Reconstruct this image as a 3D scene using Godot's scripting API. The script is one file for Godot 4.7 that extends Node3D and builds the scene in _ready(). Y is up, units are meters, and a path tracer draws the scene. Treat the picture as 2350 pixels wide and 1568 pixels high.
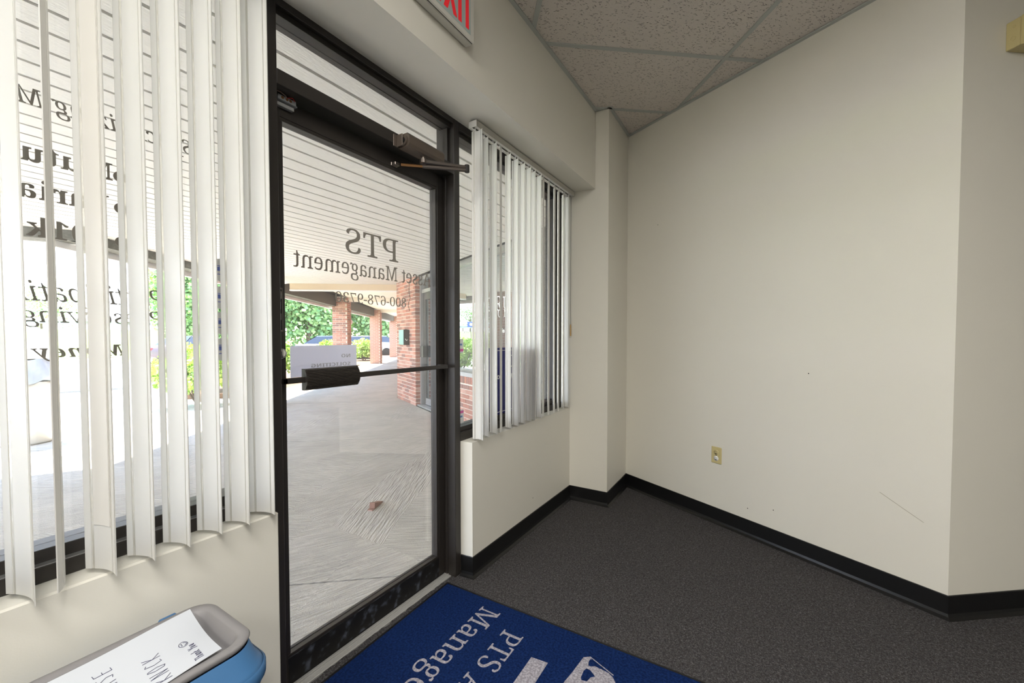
extends Node3D
# World: x runs along the shop front, y up, z into the room (the street is at negative z). Metres.

var rng := RandomNumberGenerator.new()
var M := {}
const CEIL := 2.817          # suspended ceiling
const SOFFIT := 2.295        # plank canopy outside
const GROUND := -0.02

# ------------------------------------------------------------------ helpers
func numbered(parent: Node, called: String) -> String:
	var names: Dictionary = parent.get_meta("used_names") if parent.has_meta("used_names") else {}
	var n: int = names.get(called, 0)
	names[called] = n + 1
	parent.set_meta("used_names", names)
	return called if n == 0 else "%s_%03d" % [called, n]

func thing(called: String, label: String, category: String, at := Vector3.ZERO, turn := 0.0, group := "") -> Node3D:
	var o := Node3D.new()
	o.name = numbered(self, called)
	add_child(o, true)
	o.position = at
	o.rotation.y = turn
	tag(o, label, category, group)
	return o

func tag(o: Node, label: String, category: String, group := "") -> void:
	o.set_meta("label", label)
	o.set_meta("category", category)
	if group != "":
		o.set_meta("group", group)

func part(called: String, mesh: Mesh, m: Material, parent: Node = null, at := Vector3.ZERO) -> MeshInstance3D:
	var p: Node = parent if parent else self
	var o := MeshInstance3D.new()
	o.name = numbered(p, called)
	o.mesh = mesh
	o.material_override = m
	p.add_child(o, true)
	o.position = at
	o.cast_shadow = GeometryInstance3D.SHADOW_CASTING_SETTING_ON
	return o

func structure(called: String, label := "", parent: Node = null) -> Node3D:
	var o := Node3D.new()
	var p: Node = parent if parent else self
	o.name = numbered(p, called)
	p.add_child(o, true)
	if p == self:
		o.set_meta("kind", "structure")
		o.set_meta("label", label)
	return o

func st_new() -> SurfaceTool:
	var st := SurfaceTool.new()
	st.begin(Mesh.PRIMITIVE_TRIANGLES)
	st.set_smooth_group(-1)
	return st

func done(st: SurfaceTool) -> ArrayMesh:
	st.generate_normals()
	return st.commit()

func tri(st: SurfaceTool, a: Vector3, b: Vector3, c: Vector3) -> void:   # counter-clockwise from outside
	st.add_vertex(a); st.add_vertex(c); st.add_vertex(b)

func quad(st: SurfaceTool, a: Vector3, b: Vector3, c: Vector3, d: Vector3) -> void:
	tri(st, a, b, c); tri(st, a, c, d)

func cbox(st: SurfaceTool, lo: Vector3, hi: Vector3, ch := 0.0, xf := Transform3D()) -> void:
	var c: float = minf(ch, 0.49 * minf(hi.x - lo.x, minf(hi.y - lo.y, hi.z - lo.z)))
	if c <= 0.0:
		var p := []
		for i in 8:
			p.append(xf * Vector3(hi.x if i & 1 else lo.x, hi.y if i & 2 else lo.y, hi.z if i & 4 else lo.z))
		quad(st, p[4], p[5], p[7], p[6]); quad(st, p[1], p[0], p[2], p[3])
		quad(st, p[5], p[1], p[3], p[7]); quad(st, p[0], p[4], p[6], p[2])
		quad(st, p[6], p[7], p[3], p[2]); quad(st, p[0], p[1], p[5], p[4])
		return
	var v := []                    # v[corner][axis]: the corner's vertex on the face across that axis
	for i in 8:
		var s := Vector3(1 if i & 1 else -1, 1 if i & 2 else -1, 1 if i & 4 else -1)
		var k := Vector3(hi.x if i & 1 else lo.x, hi.y if i & 2 else lo.y, hi.z if i & 4 else lo.z)
		v.append([xf * (k - s * Vector3(0, c, c)), xf * (k - s * Vector3(c, 0, c)), xf * (k - s * Vector3(c, c, 0))])
	quad(st, v[4][2], v[5][2], v[7][2], v[6][2]); quad(st, v[1][2], v[0][2], v[2][2], v[3][2])
	quad(st, v[5][0], v[1][0], v[3][0], v[7][0]); quad(st, v[0][0], v[4][0], v[6][0], v[2][0])
	quad(st, v[6][1], v[7][1], v[3][1], v[2][1]); quad(st, v[0][1], v[1][1], v[5][1], v[4][1])
	# edges
	quad(st, v[6][2], v[7][2], v[7][1], v[6][1]); quad(st, v[4][1], v[5][1], v[5][2], v[4][2])
	quad(st, v[2][1], v[3][1], v[3][2], v[2][2]); quad(st, v[0][2], v[1][2], v[1][1], v[0][1])
	quad(st, v[5][2], v[5][0], v[7][0], v[7][2]); quad(st, v[4][0], v[4][2], v[6][2], v[6][0])
	quad(st, v[1][0], v[1][2], v[3][2], v[3][0]); quad(st, v[0][2], v[0][0], v[2][0], v[2][2])
	quad(st, v[7][0], v[3][0], v[3][1], v[7][1]); quad(st, v[2][0], v[6][0], v[6][1], v[2][1])
	quad(st, v[5][1], v[1][1], v[1][0], v[5][0]); quad(st, v[0][1], v[4][1], v[4][0], v[0][0])
	for i in 8:
		var flip: bool = ((i & 1) + ((i >> 1) & 1) + ((i >> 2) & 1)) % 2 == 0
		if flip:
			tri(st, v[i][0], v[i][2], v[i][1])
		else:
			tri(st, v[i][0], v[i][1], v[i][2])

func box(lo: Vector3, hi: Vector3, ch := 0.0) -> ArrayMesh:
	var st := st_new()
	cbox(st, lo, hi, ch)
	return done(st)

func boxes(list: Array, ch := 0.0) -> ArrayMesh:
	var st := st_new()
	for b in list:
		cbox(st, b[0], b[1], ch)
	return done(st)

func V(x: float, y: float, z: float) -> Vector3:
	return Vector3(x, y, z)

func area2(p: PackedVector2Array) -> float:
	var a := 0.0
	for i in p.size():
		a += p[i].cross(p[(i + 1) % p.size()])
	return a

func cprism(st: SurfaceTool, poly: PackedVector2Array, y0: float, y1: float, xf := Transform3D()) -> void:  # poly in (x, z)
	var p := poly.duplicate()
	if area2(p) < 0:
		p.reverse()
	var t := Geometry2D.triangulate_polygon(p)
	for i in range(0, t.size(), 3):
		var a := p[t[i]]; var b := p[t[i + 1]]; var c := p[t[i + 2]]
		if (b - a).cross(c - a) < 0:
			var s := b; b = c; c = s
		# (x,z) counter-clockwise seen with z down is clockwise from above
		tri(st, xf * V(a.x, y1, a.y), xf * V(c.x, y1, c.y), xf * V(b.x, y1, b.y))
		tri(st, xf * V(a.x, y0, a.y), xf * V(b.x, y0, b.y), xf * V(c.x, y0, c.y))
	for i in p.size():
		var a := p[i]; var b := p[(i + 1) % p.size()]
		quad(st, xf * V(b.x, y0, b.y), xf * V(a.x, y0, a.y), xf * V(a.x, y1, a.y), xf * V(b.x, y1, b.y))

func prism(poly: PackedVector2Array, y0: float, y1: float) -> ArrayMesh:
	var st := st_new()
	cprism(st, poly, y0, y1)
	return done(st)

func xz(a: Array) -> PackedVector2Array:
	var p := PackedVector2Array()
	for i in range(0, a.size(), 2):
		p.append(Vector2(a[i], a[i + 1]))
	return p

func tube(st: SurfaceTool, a: Vector3, b: Vector3, r0: float, r1: float, n := 12) -> void:
	var d := (b - a).normalized()
	var u := d.cross(Vector3.UP if absf(d.y) < 0.9 else Vector3.RIGHT).normalized()
	var w := d.cross(u)
	for i in n:
		var p := u * cos(TAU * i / n) + w * sin(TAU * i / n)
		var q := u * cos(TAU * (i + 1) / n) + w * sin(TAU * (i + 1) / n)
		quad(st, a + p * r0, a + q * r0, b + q * r1, b + p * r1)
		tri(st, a, a + q * r0, a + p * r0)
		tri(st, b, b + p * r1, b + q * r1)

func rod(a: Vector3, b: Vector3, r0: float, r1 := -1.0, n := 12) -> ArrayMesh:
	var st := st_new()
	tube(st, a, b, r0, r0 if r1 < 0 else r1, n)
	return done(st)

func lathe(prof: PackedVector2Array, n := 24) -> ArrayMesh:   # (radius, y) going up on the outside
	var st := st_new()
	st.set_smooth_group(1)
	for i in prof.size() - 1:
		for k in n:
			var a0 := TAU * k / n; var a1 := TAU * (k + 1) / n
			var p := prof[i]; var q := prof[i + 1]
			var A := V(p.x * cos(a0), p.y, -p.x * sin(a0)); var B := V(p.x * cos(a1), p.y, -p.x * sin(a1))
			var C := V(q.x * cos(a1), q.y, -q.x * sin(a1)); var D := V(q.x * cos(a0), q.y, -q.x * sin(a0))
			if p.x > 1e-5: tri(st, A, B, C)
			if q.x > 1e-5: tri(st, A, C, D)
	return done(st)

func ball(r: float, n := 20) -> ArrayMesh:
	var p := PackedVector2Array()
	for i in n / 2 + 1:
		var t := -PI / 2 + PI * i / (n / 2)
		p.append(Vector2(maxf(r * cos(t), 0.0), r * sin(t)))
	return lathe(p, n)

func tex(im: Image) -> ImageTexture:
	return ImageTexture.create_from_image(im)

func mat(c: Color, rough := 0.6, metal := 0.0) -> StandardMaterial3D:
	var m := StandardMaterial3D.new()
	m.albedo_color = c
	m.roughness = rough
	m.metallic = metal
	return m

func tri_mat(m: StandardMaterial3D, metres: float) -> StandardMaterial3D:
	m.uv1_triplanar = true
	m.uv1_world_triplanar = true
	m.uv1_triplanar_sharpness = 8.0
	m.uv1_scale = Vector3.ONE / metres
	return m

func rgb(r: int, g: int, b: int) -> Color:
	return Color(r / 255.0, g / 255.0, b / 255.0)

func noise_tex(freq: float, size := 256, octaves := 4, sd := 3) -> NoiseTexture2D:
	var n := FastNoiseLite.new()
	n.seed = sd
	n.frequency = freq
	n.fractal_octaves = octaves
	var t := NoiseTexture2D.new()
	t.width = size
	t.height = size
	t.seamless = true
	t.noise = n
	return t

# lettering: cap height, where the first letter's left foot stands; xdir = reading direction, up = letters' up
func lettering(called: String, s: String, parent: Node, at: Vector3, xdir: Vector3, up: Vector3, cap: float, m: Material, font := "Droid Serif", weight := 400, slant := 0.0, width := 0.0, depth := 0.0008) -> MeshInstance3D:
	var f := SystemFont.new()
	f.font_names = PackedStringArray([font])
	f.font_weight = weight
	var t := TextMesh.new()
	t.font = f
	t.text = s
	t.font_size = 64
	t.pixel_size = 0.01
	t.depth = 0.01
	t.curve_step = 2.0
	t.horizontal_alignment = HORIZONTAL_ALIGNMENT_LEFT
	t.vertical_alignment = VERTICAL_ALIGNMENT_BOTTOM
	var probe := TextMesh.new()
	probe.font = f; probe.text = "H"; probe.font_size = 64; probe.pixel_size = 0.01; probe.depth = 0.01
	probe.horizontal_alignment = HORIZONTAL_ALIGNMENT_LEFT
	probe.vertical_alignment = VERTICAL_ALIGNMENT_BOTTOM
	var hb := probe.get_aabb()
	var tb := t.get_aabb()
	var k := cap / hb.size.y
	var kx := k if width <= 0.0 else width / tb.size.x
	var o := part(called, t, m, parent)
	var zd := xdir.cross(up)
	var b := Basis(xdir * kx, up * k + xdir * slant * k, zd * (depth / 0.01))
	o.transform = Transform3D(b, at - b * V(tb.position.x, hb.position.y, 0))
	return o

# ------------------------------------------------------------------ everything
func _ready() -> void:
	rng.seed = 71
	# camera
	var cam := Camera3D.new()
	cam.name = "camera"
	add_child(cam)
	var fwd := V(0.8483, -0.0281, -0.5287).normalized()
	var up := V(0.0242, 0.9996, -0.0143)
	var right := fwd.cross(up).normalized()
	up = right.cross(fwd).normalized()
	cam.transform = Transform3D(Basis(right, up, -fwd), V(-1.6413, 1.2185, 1.2595))
	cam.projection = Camera3D.PROJECTION_FRUSTUM
	cam.near = 0.05
	cam.far = 400.0
	cam.size = 2.0 * cam.near * 784.0 / 944.913
	cam.frustum_offset = Vector2(0, 15.938 / 944.913 * cam.near)
	cam.current = true
	# sky, exposure
	var we := WorldEnvironment.new()
	we.name = "environment"
	var e := Environment.new()
	e.background_mode = Environment.BG_SKY
	var sky := Sky.new()
	var sm := ProceduralSkyMaterial.new()
	sm.sky_top_color = rgb(150, 180, 225)
	sm.sky_horizon_color = rgb(232, 238, 246)
	sm.sky_curve = 0.25
	sm.ground_bottom_color = rgb(150, 148, 140)
	sm.ground_horizon_color = rgb(205, 208, 205)
	sm.sky_energy_multiplier = 2.6
	sm.ground_energy_multiplier = 1.2
	sky.sky_material = sm
	e.sky = sky
	e.tonemap_mode = Environment.TONE_MAPPER_LINEAR
	e.tonemap_exposure = 1.08
	e.sdfgi_enabled = true
	e.ssao_enabled = true
	e.ssil_enabled = true
	we.environment = e
	add_child(we)
	# sun, high over the street
	var sun := DirectionalLight3D.new()
	sun.name = "sun"
	add_child(sun)
	sun.look_at_from_position(V(0, 0, 0), V(0.04, -2.2, 0.93), Vector3.RIGHT)
	sun.light_energy = 11.5
	sun.light_color = rgb(255, 246, 230)
	sun.light_angular_distance = 0.8
	sun.shadow_enabled = true
	sun.sky_mode = DirectionalLight3D.SKY_MODE_LIGHT_ONLY
	make_materials()
	room()
	storefront()
	blinds()
	interior_things()
	canopy()
	neighbour()
	outdoors()

func speckle(size: int, fn: Callable) -> Image:
	var im := Image.create(size, size, false, Image.FORMAT_RGB8)
	for y in size:
		for x in size:
			im.set_pixel(x, y, fn.call(x, y))
	return im

func make_materials() -> void:
	# painted vinyl wall covering
	var wall := mat(rgb(228, 225, 215), 0.55)
	wall.heightmap_enabled = true
	wall.heightmap_texture = noise_tex(0.09, 256, 3, 8)
	wall.heightmap_scale = 0.012
	M.wall = tri_mat(wall, 0.12)
	M.wall_plain = mat(rgb(228, 225, 215), 0.6)
	# carpet: two-tone loop
	var r := RandomNumberGenerator.new()
	r.seed = 5
	var cim := Image.create(512, 512, false, Image.FORMAT_RGB8)
	var him := Image.create(512, 512, false, Image.FORMAT_RGB8)
	var cn := FastNoiseLite.new()
	cn.frequency = 0.16; cn.seed = 4; cn.fractal_octaves = 2
	for y in 512:
		for x in 512:
			var n := cn.get_noise_2d(x, y) * 0.5 + 0.5
			var k := r.randf()
			var v := 0.215 + 0.13 * n + (0.20 * (k - 0.8) / 0.2 if k > 0.8 else -0.07 * k)
			var w := r.randf() * 0.014
			cim.set_pixel(x, y, Color(v + w, v, v + 0.010 - w))
			him.set_pixel(x, y, Color(n * 0.6 + k * 0.4, 0, 0))
	var carpet := mat(Color.WHITE, 0.95)
	carpet.metallic_specular = 0.15
	carpet.albedo_texture = tex(cim)
	carpet.heightmap_enabled = true
	carpet.heightmap_texture = tex(him)
	carpet.heightmap_scale = 0.25
	M.carpet = tri_mat(carpet, 0.95)
	# mat pile
	var mim := Image.create(256, 256, false, Image.FORMAT_RGB8)
	var mh := Image.create(256, 256, false, Image.FORMAT_RGB8)
	cn.frequency = 0.07
	for y in 256:
		for x in 256:
			var n := cn.get_noise_2d(x, y) * 0.5 + 0.5
			var v := 0.72 + 0.4 * n + 0.2 * (r.randf() - 0.5)
			mim.set_pixel(x, y, Color(v, v, v) * 0.9)
			mh.set_pixel(x, y, Color(n * 0.7 + 0.3 * r.randf(), 0, 0))
	for q in [["mat_blue", rgb(30, 52, 104)], ["mat_grey", rgb(196, 192, 202)]]:
		var mm := mat(q[1], 0.95)
		mm.metallic_specular = 0.1
		mm.albedo_texture = tex(mim)
		mm.heightmap_enabled = true
		mm.heightmap_texture = tex(mh)
		mm.heightmap_scale = 0.35
		M[q[0]] = tri_mat(mm, 0.20)
	# fissured ceiling tile
	var tim := Image.create(1024, 1024, false, Image.FORMAT_RGB8)
	tim.fill(Color(0.92, 0.92, 0.92))
	for i in 5200:
		var x := r.randf() * 1024.0; var y := r.randf() * 1024.0
		var n := r.randi_range(0, 1) if r.randf() < 0.65 else r.randi_range(4, 15)
		var a := 0.9 + r.randf_range(-0.5, 0.5)
		for k in n + 1:
			a += r.randf_range(-0.25, 0.25)
			x += cos(a); y += sin(a)
			var px := posmod(int(x), 1024); var py := posmod(int(y), 1024)
			tim.set_pixel(px, py, Color(0.22, 0.21, 0.2))
			if n > 3 and r.randf() < 0.8:
				tim.set_pixel(posmod(px + 1, 1024), py, Color(0.32, 0.31, 0.3))
	var tile := mat(rgb(238, 230, 222), 0.9)
	tile.albedo_texture = tex(tim)
	tile.heightmap_enabled = true
	tile.heightmap_texture = tile.albedo_texture
	tile.heightmap_scale = 0.25
	M.tile = tri_mat(tile, 0.85)
	M.tee = mat(rgb(182, 186, 182), 0.5)
	# black vinyl base, dark bronze aluminium
	M.base = mat(rgb(20, 20, 21), 0.35)
	M.bronze = mat(rgb(46, 42, 39), 0.42)
	M.closer = mat(rgb(104, 93, 84), 0.4, 0.4)
	var kick := mat(Color.WHITE, 0.45, 0.2)
	var kt := noise_tex(0.03, 256, 5, 19)
	var ramp := Gradient.new()
	ramp.offsets = PackedFloat32Array([0.0, 0.55, 0.72, 1.0])
	ramp.colors = PackedColorArray([rgb(24, 23, 23), rgb(30, 29, 29), rgb(70, 74, 84), rgb(120, 126, 140)])
	kt.color_ramp = ramp
	kick.albedo_texture = kt
	M.kick = tri_mat(kick, 0.55)
	M.black = mat(rgb(14, 14, 14), 0.5)
	M.gasket = mat(rgb(24, 24, 24), 0.7)
	M.alum = mat(rgb(186, 186, 186), 0.35, 0.8)
	M.chrome = mat(rgb(205, 205, 205), 0.18, 1.0)
	M.steel = mat(rgb(120, 112, 106), 0.35, 0.85)
	M.brass = mat(rgb(150, 110, 70), 0.4, 0.7)
	var g := mat(Color(1, 1, 1, 0.03), 0.0)
	g.transparency = BaseMaterial3D.TRANSPARENCY_ALPHA
	M.glass = g
	var ng := mat(Color(0.72, 0.75, 0.75, 0.05), 0.0, 0.85)
	ng.transparency = BaseMaterial3D.TRANSPARENCY_ALPHA
	M.glass_next = ng
	# vinyl vanes
	var vane := mat(rgb(224, 223, 219), 0.4)
	vane.backlight_enabled = true
	vane.backlight = Color(0.28, 0.27, 0.25)
	M.vane = vane
	M.clear_vinyl = mat(Color(0.93, 0.92, 0.88, 0.4), 0.1)
	M.clear_vinyl.transparency = BaseMaterial3D.TRANSPARENCY_ALPHA
	M.insert = mat(rgb(222, 219, 213), 0.45)
	M.rail = mat(rgb(196, 194, 186), 0.35)
	# concrete: broom finish in patches
	var pim := Image.create(1024, 1024, false, Image.FORMAT_RGB8)
	var ph := Image.create(1024, 1024, false, Image.FORMAT_RGB8)
	var s1 := FastNoiseLite.new(); s1.frequency = 1.0; s1.seed = 2; s1.fractal_octaves = 2
	var s2 := FastNoiseLite.new(); s2.frequency = 0.004; s2.seed = 9; s2.fractal_octaves = 3
	var ang := [0.35, 1.25, 0.15, -0.55, 0.95, 0.5]
	for y in 1024:
		for x in 1024:
			var w := s2.get_noise_2d(x, y)
			var band := int(floor((y + 0.45 * x + 30.0 * sin(x * 0.006)) / 190.0))
			var a: float = ang[posmod(band, 6)]
			var u := x * cos(a) + y * sin(a); var v := -x * sin(a) + y * cos(a)
			var n := s1.get_noise_2d(u * 0.010, v * 0.15) * 0.9 + 0.5 * (r.randf() - 0.5)
			var c := 0.86 + 0.05 * w + 0.10 * n
			if r.randf() < 0.012:
				c -= 0.2
			pim.set_pixel(x, y, Color(c, c * 0.985, c * 0.955))
			ph.set_pixel(x, y, Color(clampf(0.5 + 0.5 * n, 0, 1), 0, 0))
	var con := mat(rgb(206, 203, 198), 0.9)
	con.albedo_texture = tex(pim)
	con.heightmap_enabled = true
	con.heightmap_texture = tex(ph)
	con.heightmap_scale = 0.9
	M.concrete = tri_mat(con, 2.6)
	# planks of the canopy
	var plank := mat(rgb(230, 227, 220), 0.6)
	var pt := noise_tex(0.035, 512, 4, 21)
	plank.heightmap_enabled = true
	plank.heightmap_texture = pt
	plank.heightmap_scale = 0.12
	tri_mat(plank, 0.8)
	plank.uv1_scale = Vector3(0.8, 4.0, 4.0)
	M.plank = plank
	M.plank_back = mat(rgb(70, 64, 58), 0.8)
	M.beam = tri_mat(rough_tex(rgb(104, 104, 98), 31), 0.6)
	M.tan = mat(rgb(222, 203, 172), 0.6)
	M.cream = mat(rgb(236, 230, 218), 0.6)
	M.white = mat(rgb(240, 240, 238), 0.5)
	M.mortar = tri_mat(rough_tex(rgb(226, 216, 202), 33), 0.3)
	M.bricks = []
	for c in [rgb(190, 142, 124), rgb(176, 122, 106), rgb(200, 156, 138), rgb(166, 122, 108), rgb(150, 114, 104), rgb(194, 136, 116)]:
		M.bricks.append(tri_mat(rough_tex(c, 40 + M.bricks.size()), 0.25))
	M.brick_far = M.bricks[0]
	M.asphalt = tri_mat(rough_tex(rgb(186, 184, 180), 50), 1.0)
	M.grass = tri_mat(rough_tex(rgb(140, 164, 84), 51), 1.5)
	M.mulch = tri_mat(rough_tex(rgb(112, 86, 66), 52), 0.3)
	M.trunk = tri_mat(rough_tex(rgb(108, 92, 78), 53), 0.5)
	var leaf := mat(Color.WHITE, 0.55)
	leaf.vertex_color_use_as_albedo = true
	leaf.backlight_enabled = true
	leaf.backlight = Color(0.55, 0.6, 0.35)
	leaf.cull_mode = BaseMaterial3D.CULL_DISABLED
	M.leaf = leaf
	M.letter = mat(rgb(112, 104, 92), 0.6)
	M.white_vinyl = mat(rgb(238, 238, 236), 0.5)
	M.navy = mat(rgb(34, 36, 116), 0.45)
	M.paper = mat(rgb(208, 213, 222), 0.8)
	M.ink = mat(rgb(62, 62, 92), 0.7)
	M.plastic_white = mat(rgb(214, 212, 204), 0.4)
	M.red = mat(rgb(228, 40, 52), 0.4)
	M.red.emission_enabled = true
	M.red.emission = rgb(228, 30, 40)
	M.red.emission_energy_multiplier = 0.25
	M.almond = mat(rgb(204, 190, 138), 0.4)
	M.dark = mat(rgb(30, 28, 26), 0.6)
	M.bin_blue = mat(rgb(60, 106, 152), 0.42)
	M.bin_grey = mat(rgb(136, 134, 136), 0.5)
	M.bin_black = mat(rgb(52, 52, 58), 0.5)

func rough_tex(c: Color, sd: int) -> StandardMaterial3D:
	var m := mat(Color.WHITE, 0.85)
	var t := noise_tex(0.05, 256, 5, sd)
	var g := Gradient.new()
	g.offsets = PackedFloat32Array([0.0, 0.5, 1.0])
	g.colors = PackedColorArray([c.darkened(0.22), c, c.lightened(0.16)])
	t.color_ramp = g
	m.albedo_texture = t
	m.metallic_specular = 0.3
	return m

# plan of the room, ceiling level
const A := Vector2(1.689, 0.282)
const B := Vector2(1.204, 0.2885)
const C := Vector2(1.1984, 0.0)
const E := Vector2(0.834, 1.9315)
const G1 := Vector2(0.6225, 0.7826)
const G2 := Vector2(-0.7826, 0.6225)

func room() -> void:
	var F1 := E + G1 * 3.4
	var F2 := F1 + G2 * 4.4
	var LX := -4.2
	# floor: the carpet's edge at the threshold is ragged
	var fp := xz([LX, 0.0, -0.965, 0.0, -0.965, -0.068, -0.905, -0.068])
	var n := 46
	for i in n + 1:
		fp.append(Vector2(lerpf(-0.903, -0.055, float(i) / n), -0.094 + rng.randf_range(-0.005, 0.005)))
	fp.append_array(xz([-0.045, -0.068, 0.0, -0.068, 0.0, 0.0, C.x, 0.0, B.x, B.y, A.x, A.y, E.x, E.y, F1.x, F1.y, F2.x, F2.y, LX, F2.y]))
	var fl := part("floor", prism(fp, -0.02, 0.0), M.carpet)
	fl.set_meta("kind", "structure")
	fl.set_meta("label", "dark grey speckled loop carpet covering the office floor")
	# front wall: knee walls under the windows, header box over them, corner column
	var wf := structure("wall_front", "cream painted front wall with knee walls, a boxed header and a corner column")
	part("knee_wall", box(V(LX, 0, -0.2), V(-0.965, 0.6854, 0.0), 0.004), M.wall, wf)
	part("knee_wall", prism(xz([0.0, 0.0, C.x + 0.1, 0.0, C.x + 0.1, -0.2, -0.008, -0.2, -0.008, -0.0672]), 0.0, 0.6854), M.wall, wf)
	var st := st_new()       # header: its underside rises a little towards the glass
	var hp := [V(0, 2.277, 0.19), V(0, 2.297, -0.2), V(0, CEIL + 0.2, -0.2), V(0, CEIL + 0.2, 0.19)]
	var hx := [LX, 1.2]
	for k in 4:
		var a: Vector3 = hp[k]; var b: Vector3 = hp[(k + 1) % 4]
		quad(st, V(hx[0], a.y, a.z), V(hx[0], b.y, b.z), V(hx[1], b.y, b.z), V(hx[1], a.y, a.z))
	quad(st, V(LX, hp[0].y, hp[0].z), V(LX, hp[3].y, hp[3].z), V(LX, hp[2].y, hp[2].z), V(LX, hp[1].y, hp[1].z))
	quad(st, V(1.2, hp[0].y, hp[0].z), V(1.2, hp[1].y, hp[1].z), V(1.2, hp[2].y, hp[2].z), V(1.2, hp[3].y, hp[3].z))
	part("header", done(st), M.wall, wf)
	part("column", prism(xz([C.x, -0.2, C.x, 0.0, B.x, B.y, A.x, A.y, A.x + 0.15, A.y - 0.1, 1.84, -0.2]), 0.0, CEIL + 0.2), M.wall, wf)
	var wr := part("wall_right", prism(xz([A.x, A.y, E.x, E.y, E.x + 0.2, E.y - 0.05, A.x + 0.2, A.y + 0.1]), 0.0, CEIL + 0.2), M.wall)
	wr.set_meta("kind", "structure"); wr.set_meta("label", "long cream wall running back from the corner column, with an outlet low on it")
	var dw := V(-0.4603, 0, 0.8878); var a3 := V(A.x, 0, A.y) + V(-0.8878, 0, -0.4603) * 0.0003
	for q in [[0.995, 0.170], [1.143, 0.213], [0.30, 2.05], [1.31, 1.02]]:
		part("nail_hole", rod(a3 + dw * q[0] + V(0, q[1], 0), a3 + dw * q[0] + V(-0.0005, q[1], -0.0003), 0.003, 0.003, 8), M.dark, wr)
	part("scratch", wire([a3 + dw * 1.62 + V(0, 0.475, 0), a3 + dw * 1.70 + V(0, 0.43, 0), a3 + dw * 1.776 + V(0, 0.388, 0)], 0.0008, 4), mat(rgb(150, 140, 118), 0.8), wr)
	part("nail_hole", rod(V(0.63, 0.193, 0.0), V(0.63, 0.193, 0.0006), 0.003, 0.003, 8), M.dark, wf)
	var nf := Vector2(0.7826, -0.6225) * 0.12
	var wb := part("wall_far_right", prism(xz([E.x, E.y, F1.x, F1.y, F1.x + nf.x, F1.y + nf.y, E.x + nf.x, E.y + nf.y]), 0.0, CEIL + 0.2), M.wall)
	wb.set_meta("kind", "structure"); wb.set_meta("label", "shaded cream wall at the right edge, turning away from the long wall")
	var w3 := part("wall_back", prism(xz([F1.x, F1.y, F2.x, F2.y, LX, F2.y, LX - 0.12, F2.y + 0.12, F2.x, F2.y + 0.12, F1.x + 0.2, F1.y + 0.1]), 0.0, CEIL + 0.2), M.wall_plain)
	w3.set_meta("kind", "structure"); w3.set_meta("label", "cream back wall of the office behind the camera")
	var w4 := part("wall_left", box(V(LX - 0.12, 0, -0.2), V(LX, CEIL + 0.2, F2.y + 0.12)), M.wall_plain)
	w4.set_meta("kind", "structure"); w4.set_meta("label", "cream side wall of the office far to the left")
	# cove base
	cove("baseboard_front", [Vector2(-0.008, -0.066), Vector2(0, 0), C, B, A], "black vinyl cove base round the low wall and corner column")
	cove("baseboard_right", [A, E, F1], "black vinyl cove base along the long cream wall and round its end")
	cove("baseboard_left", [Vector2(LX, 0), Vector2(-0.965, 0), Vector2(-0.957, -0.066)], "black vinyl cove base under the left window")
	ceiling(xz([LX, 0.19, 1.19, 0.19, B.x, B.y, A.x, A.y, E.x, E.y, F1.x, F1.y, F2.x, F2.y, LX, F2.y]))

func cove(called: String, pts: Array, label: String) -> void:
	var prof := [Vector2(0.0, 0.1016), Vector2(0.003, 0.1016), Vector2(0.0045, 0.099), Vector2(0.0045, 0.022), Vector2(0.008, 0.010), Vector2(0.017, 0.0035), Vector2(0.021, 0.0012), Vector2(0.021, 0.0)]
	var st := st_new()
	var n := pts.size()
	var off := []
	for i in n:
		var nn := Vector2.ZERO
		if i > 0:
			var d: Vector2 = (pts[i] - pts[i - 1]).normalized(); nn += Vector2(-d.y, d.x)
		if i < n - 1:
			var d: Vector2 = (pts[i + 1] - pts[i]).normalized(); nn += Vector2(-d.y, d.x)
		nn = nn.normalized()
		var d0: Vector2 = (pts[mini(i + 1, n - 1)] - pts[mini(i + 1, n - 1) - 1]).normalized()
		off.append(nn / maxf(0.4, nn.dot(Vector2(-d0.y, d0.x))))
	for i in n - 1:
		for k in prof.size() - 1:
			var a: Vector2 = prof[k]; var b: Vector2 = prof[k + 1]
			var p := func(j: int, q: Vector2) -> Vector3:
				var o: Vector2 = pts[j] + off[j] * q.x
				return V(o.x, q.y, o.y)
			quad(st, p.call(i, b), p.call(i + 1, b), p.call(i + 1, a), p.call(i, a))
	var o := part(called, done(st), M.base)
	o.set_meta("kind", "structure"); o.set_meta("label", label)

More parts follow.
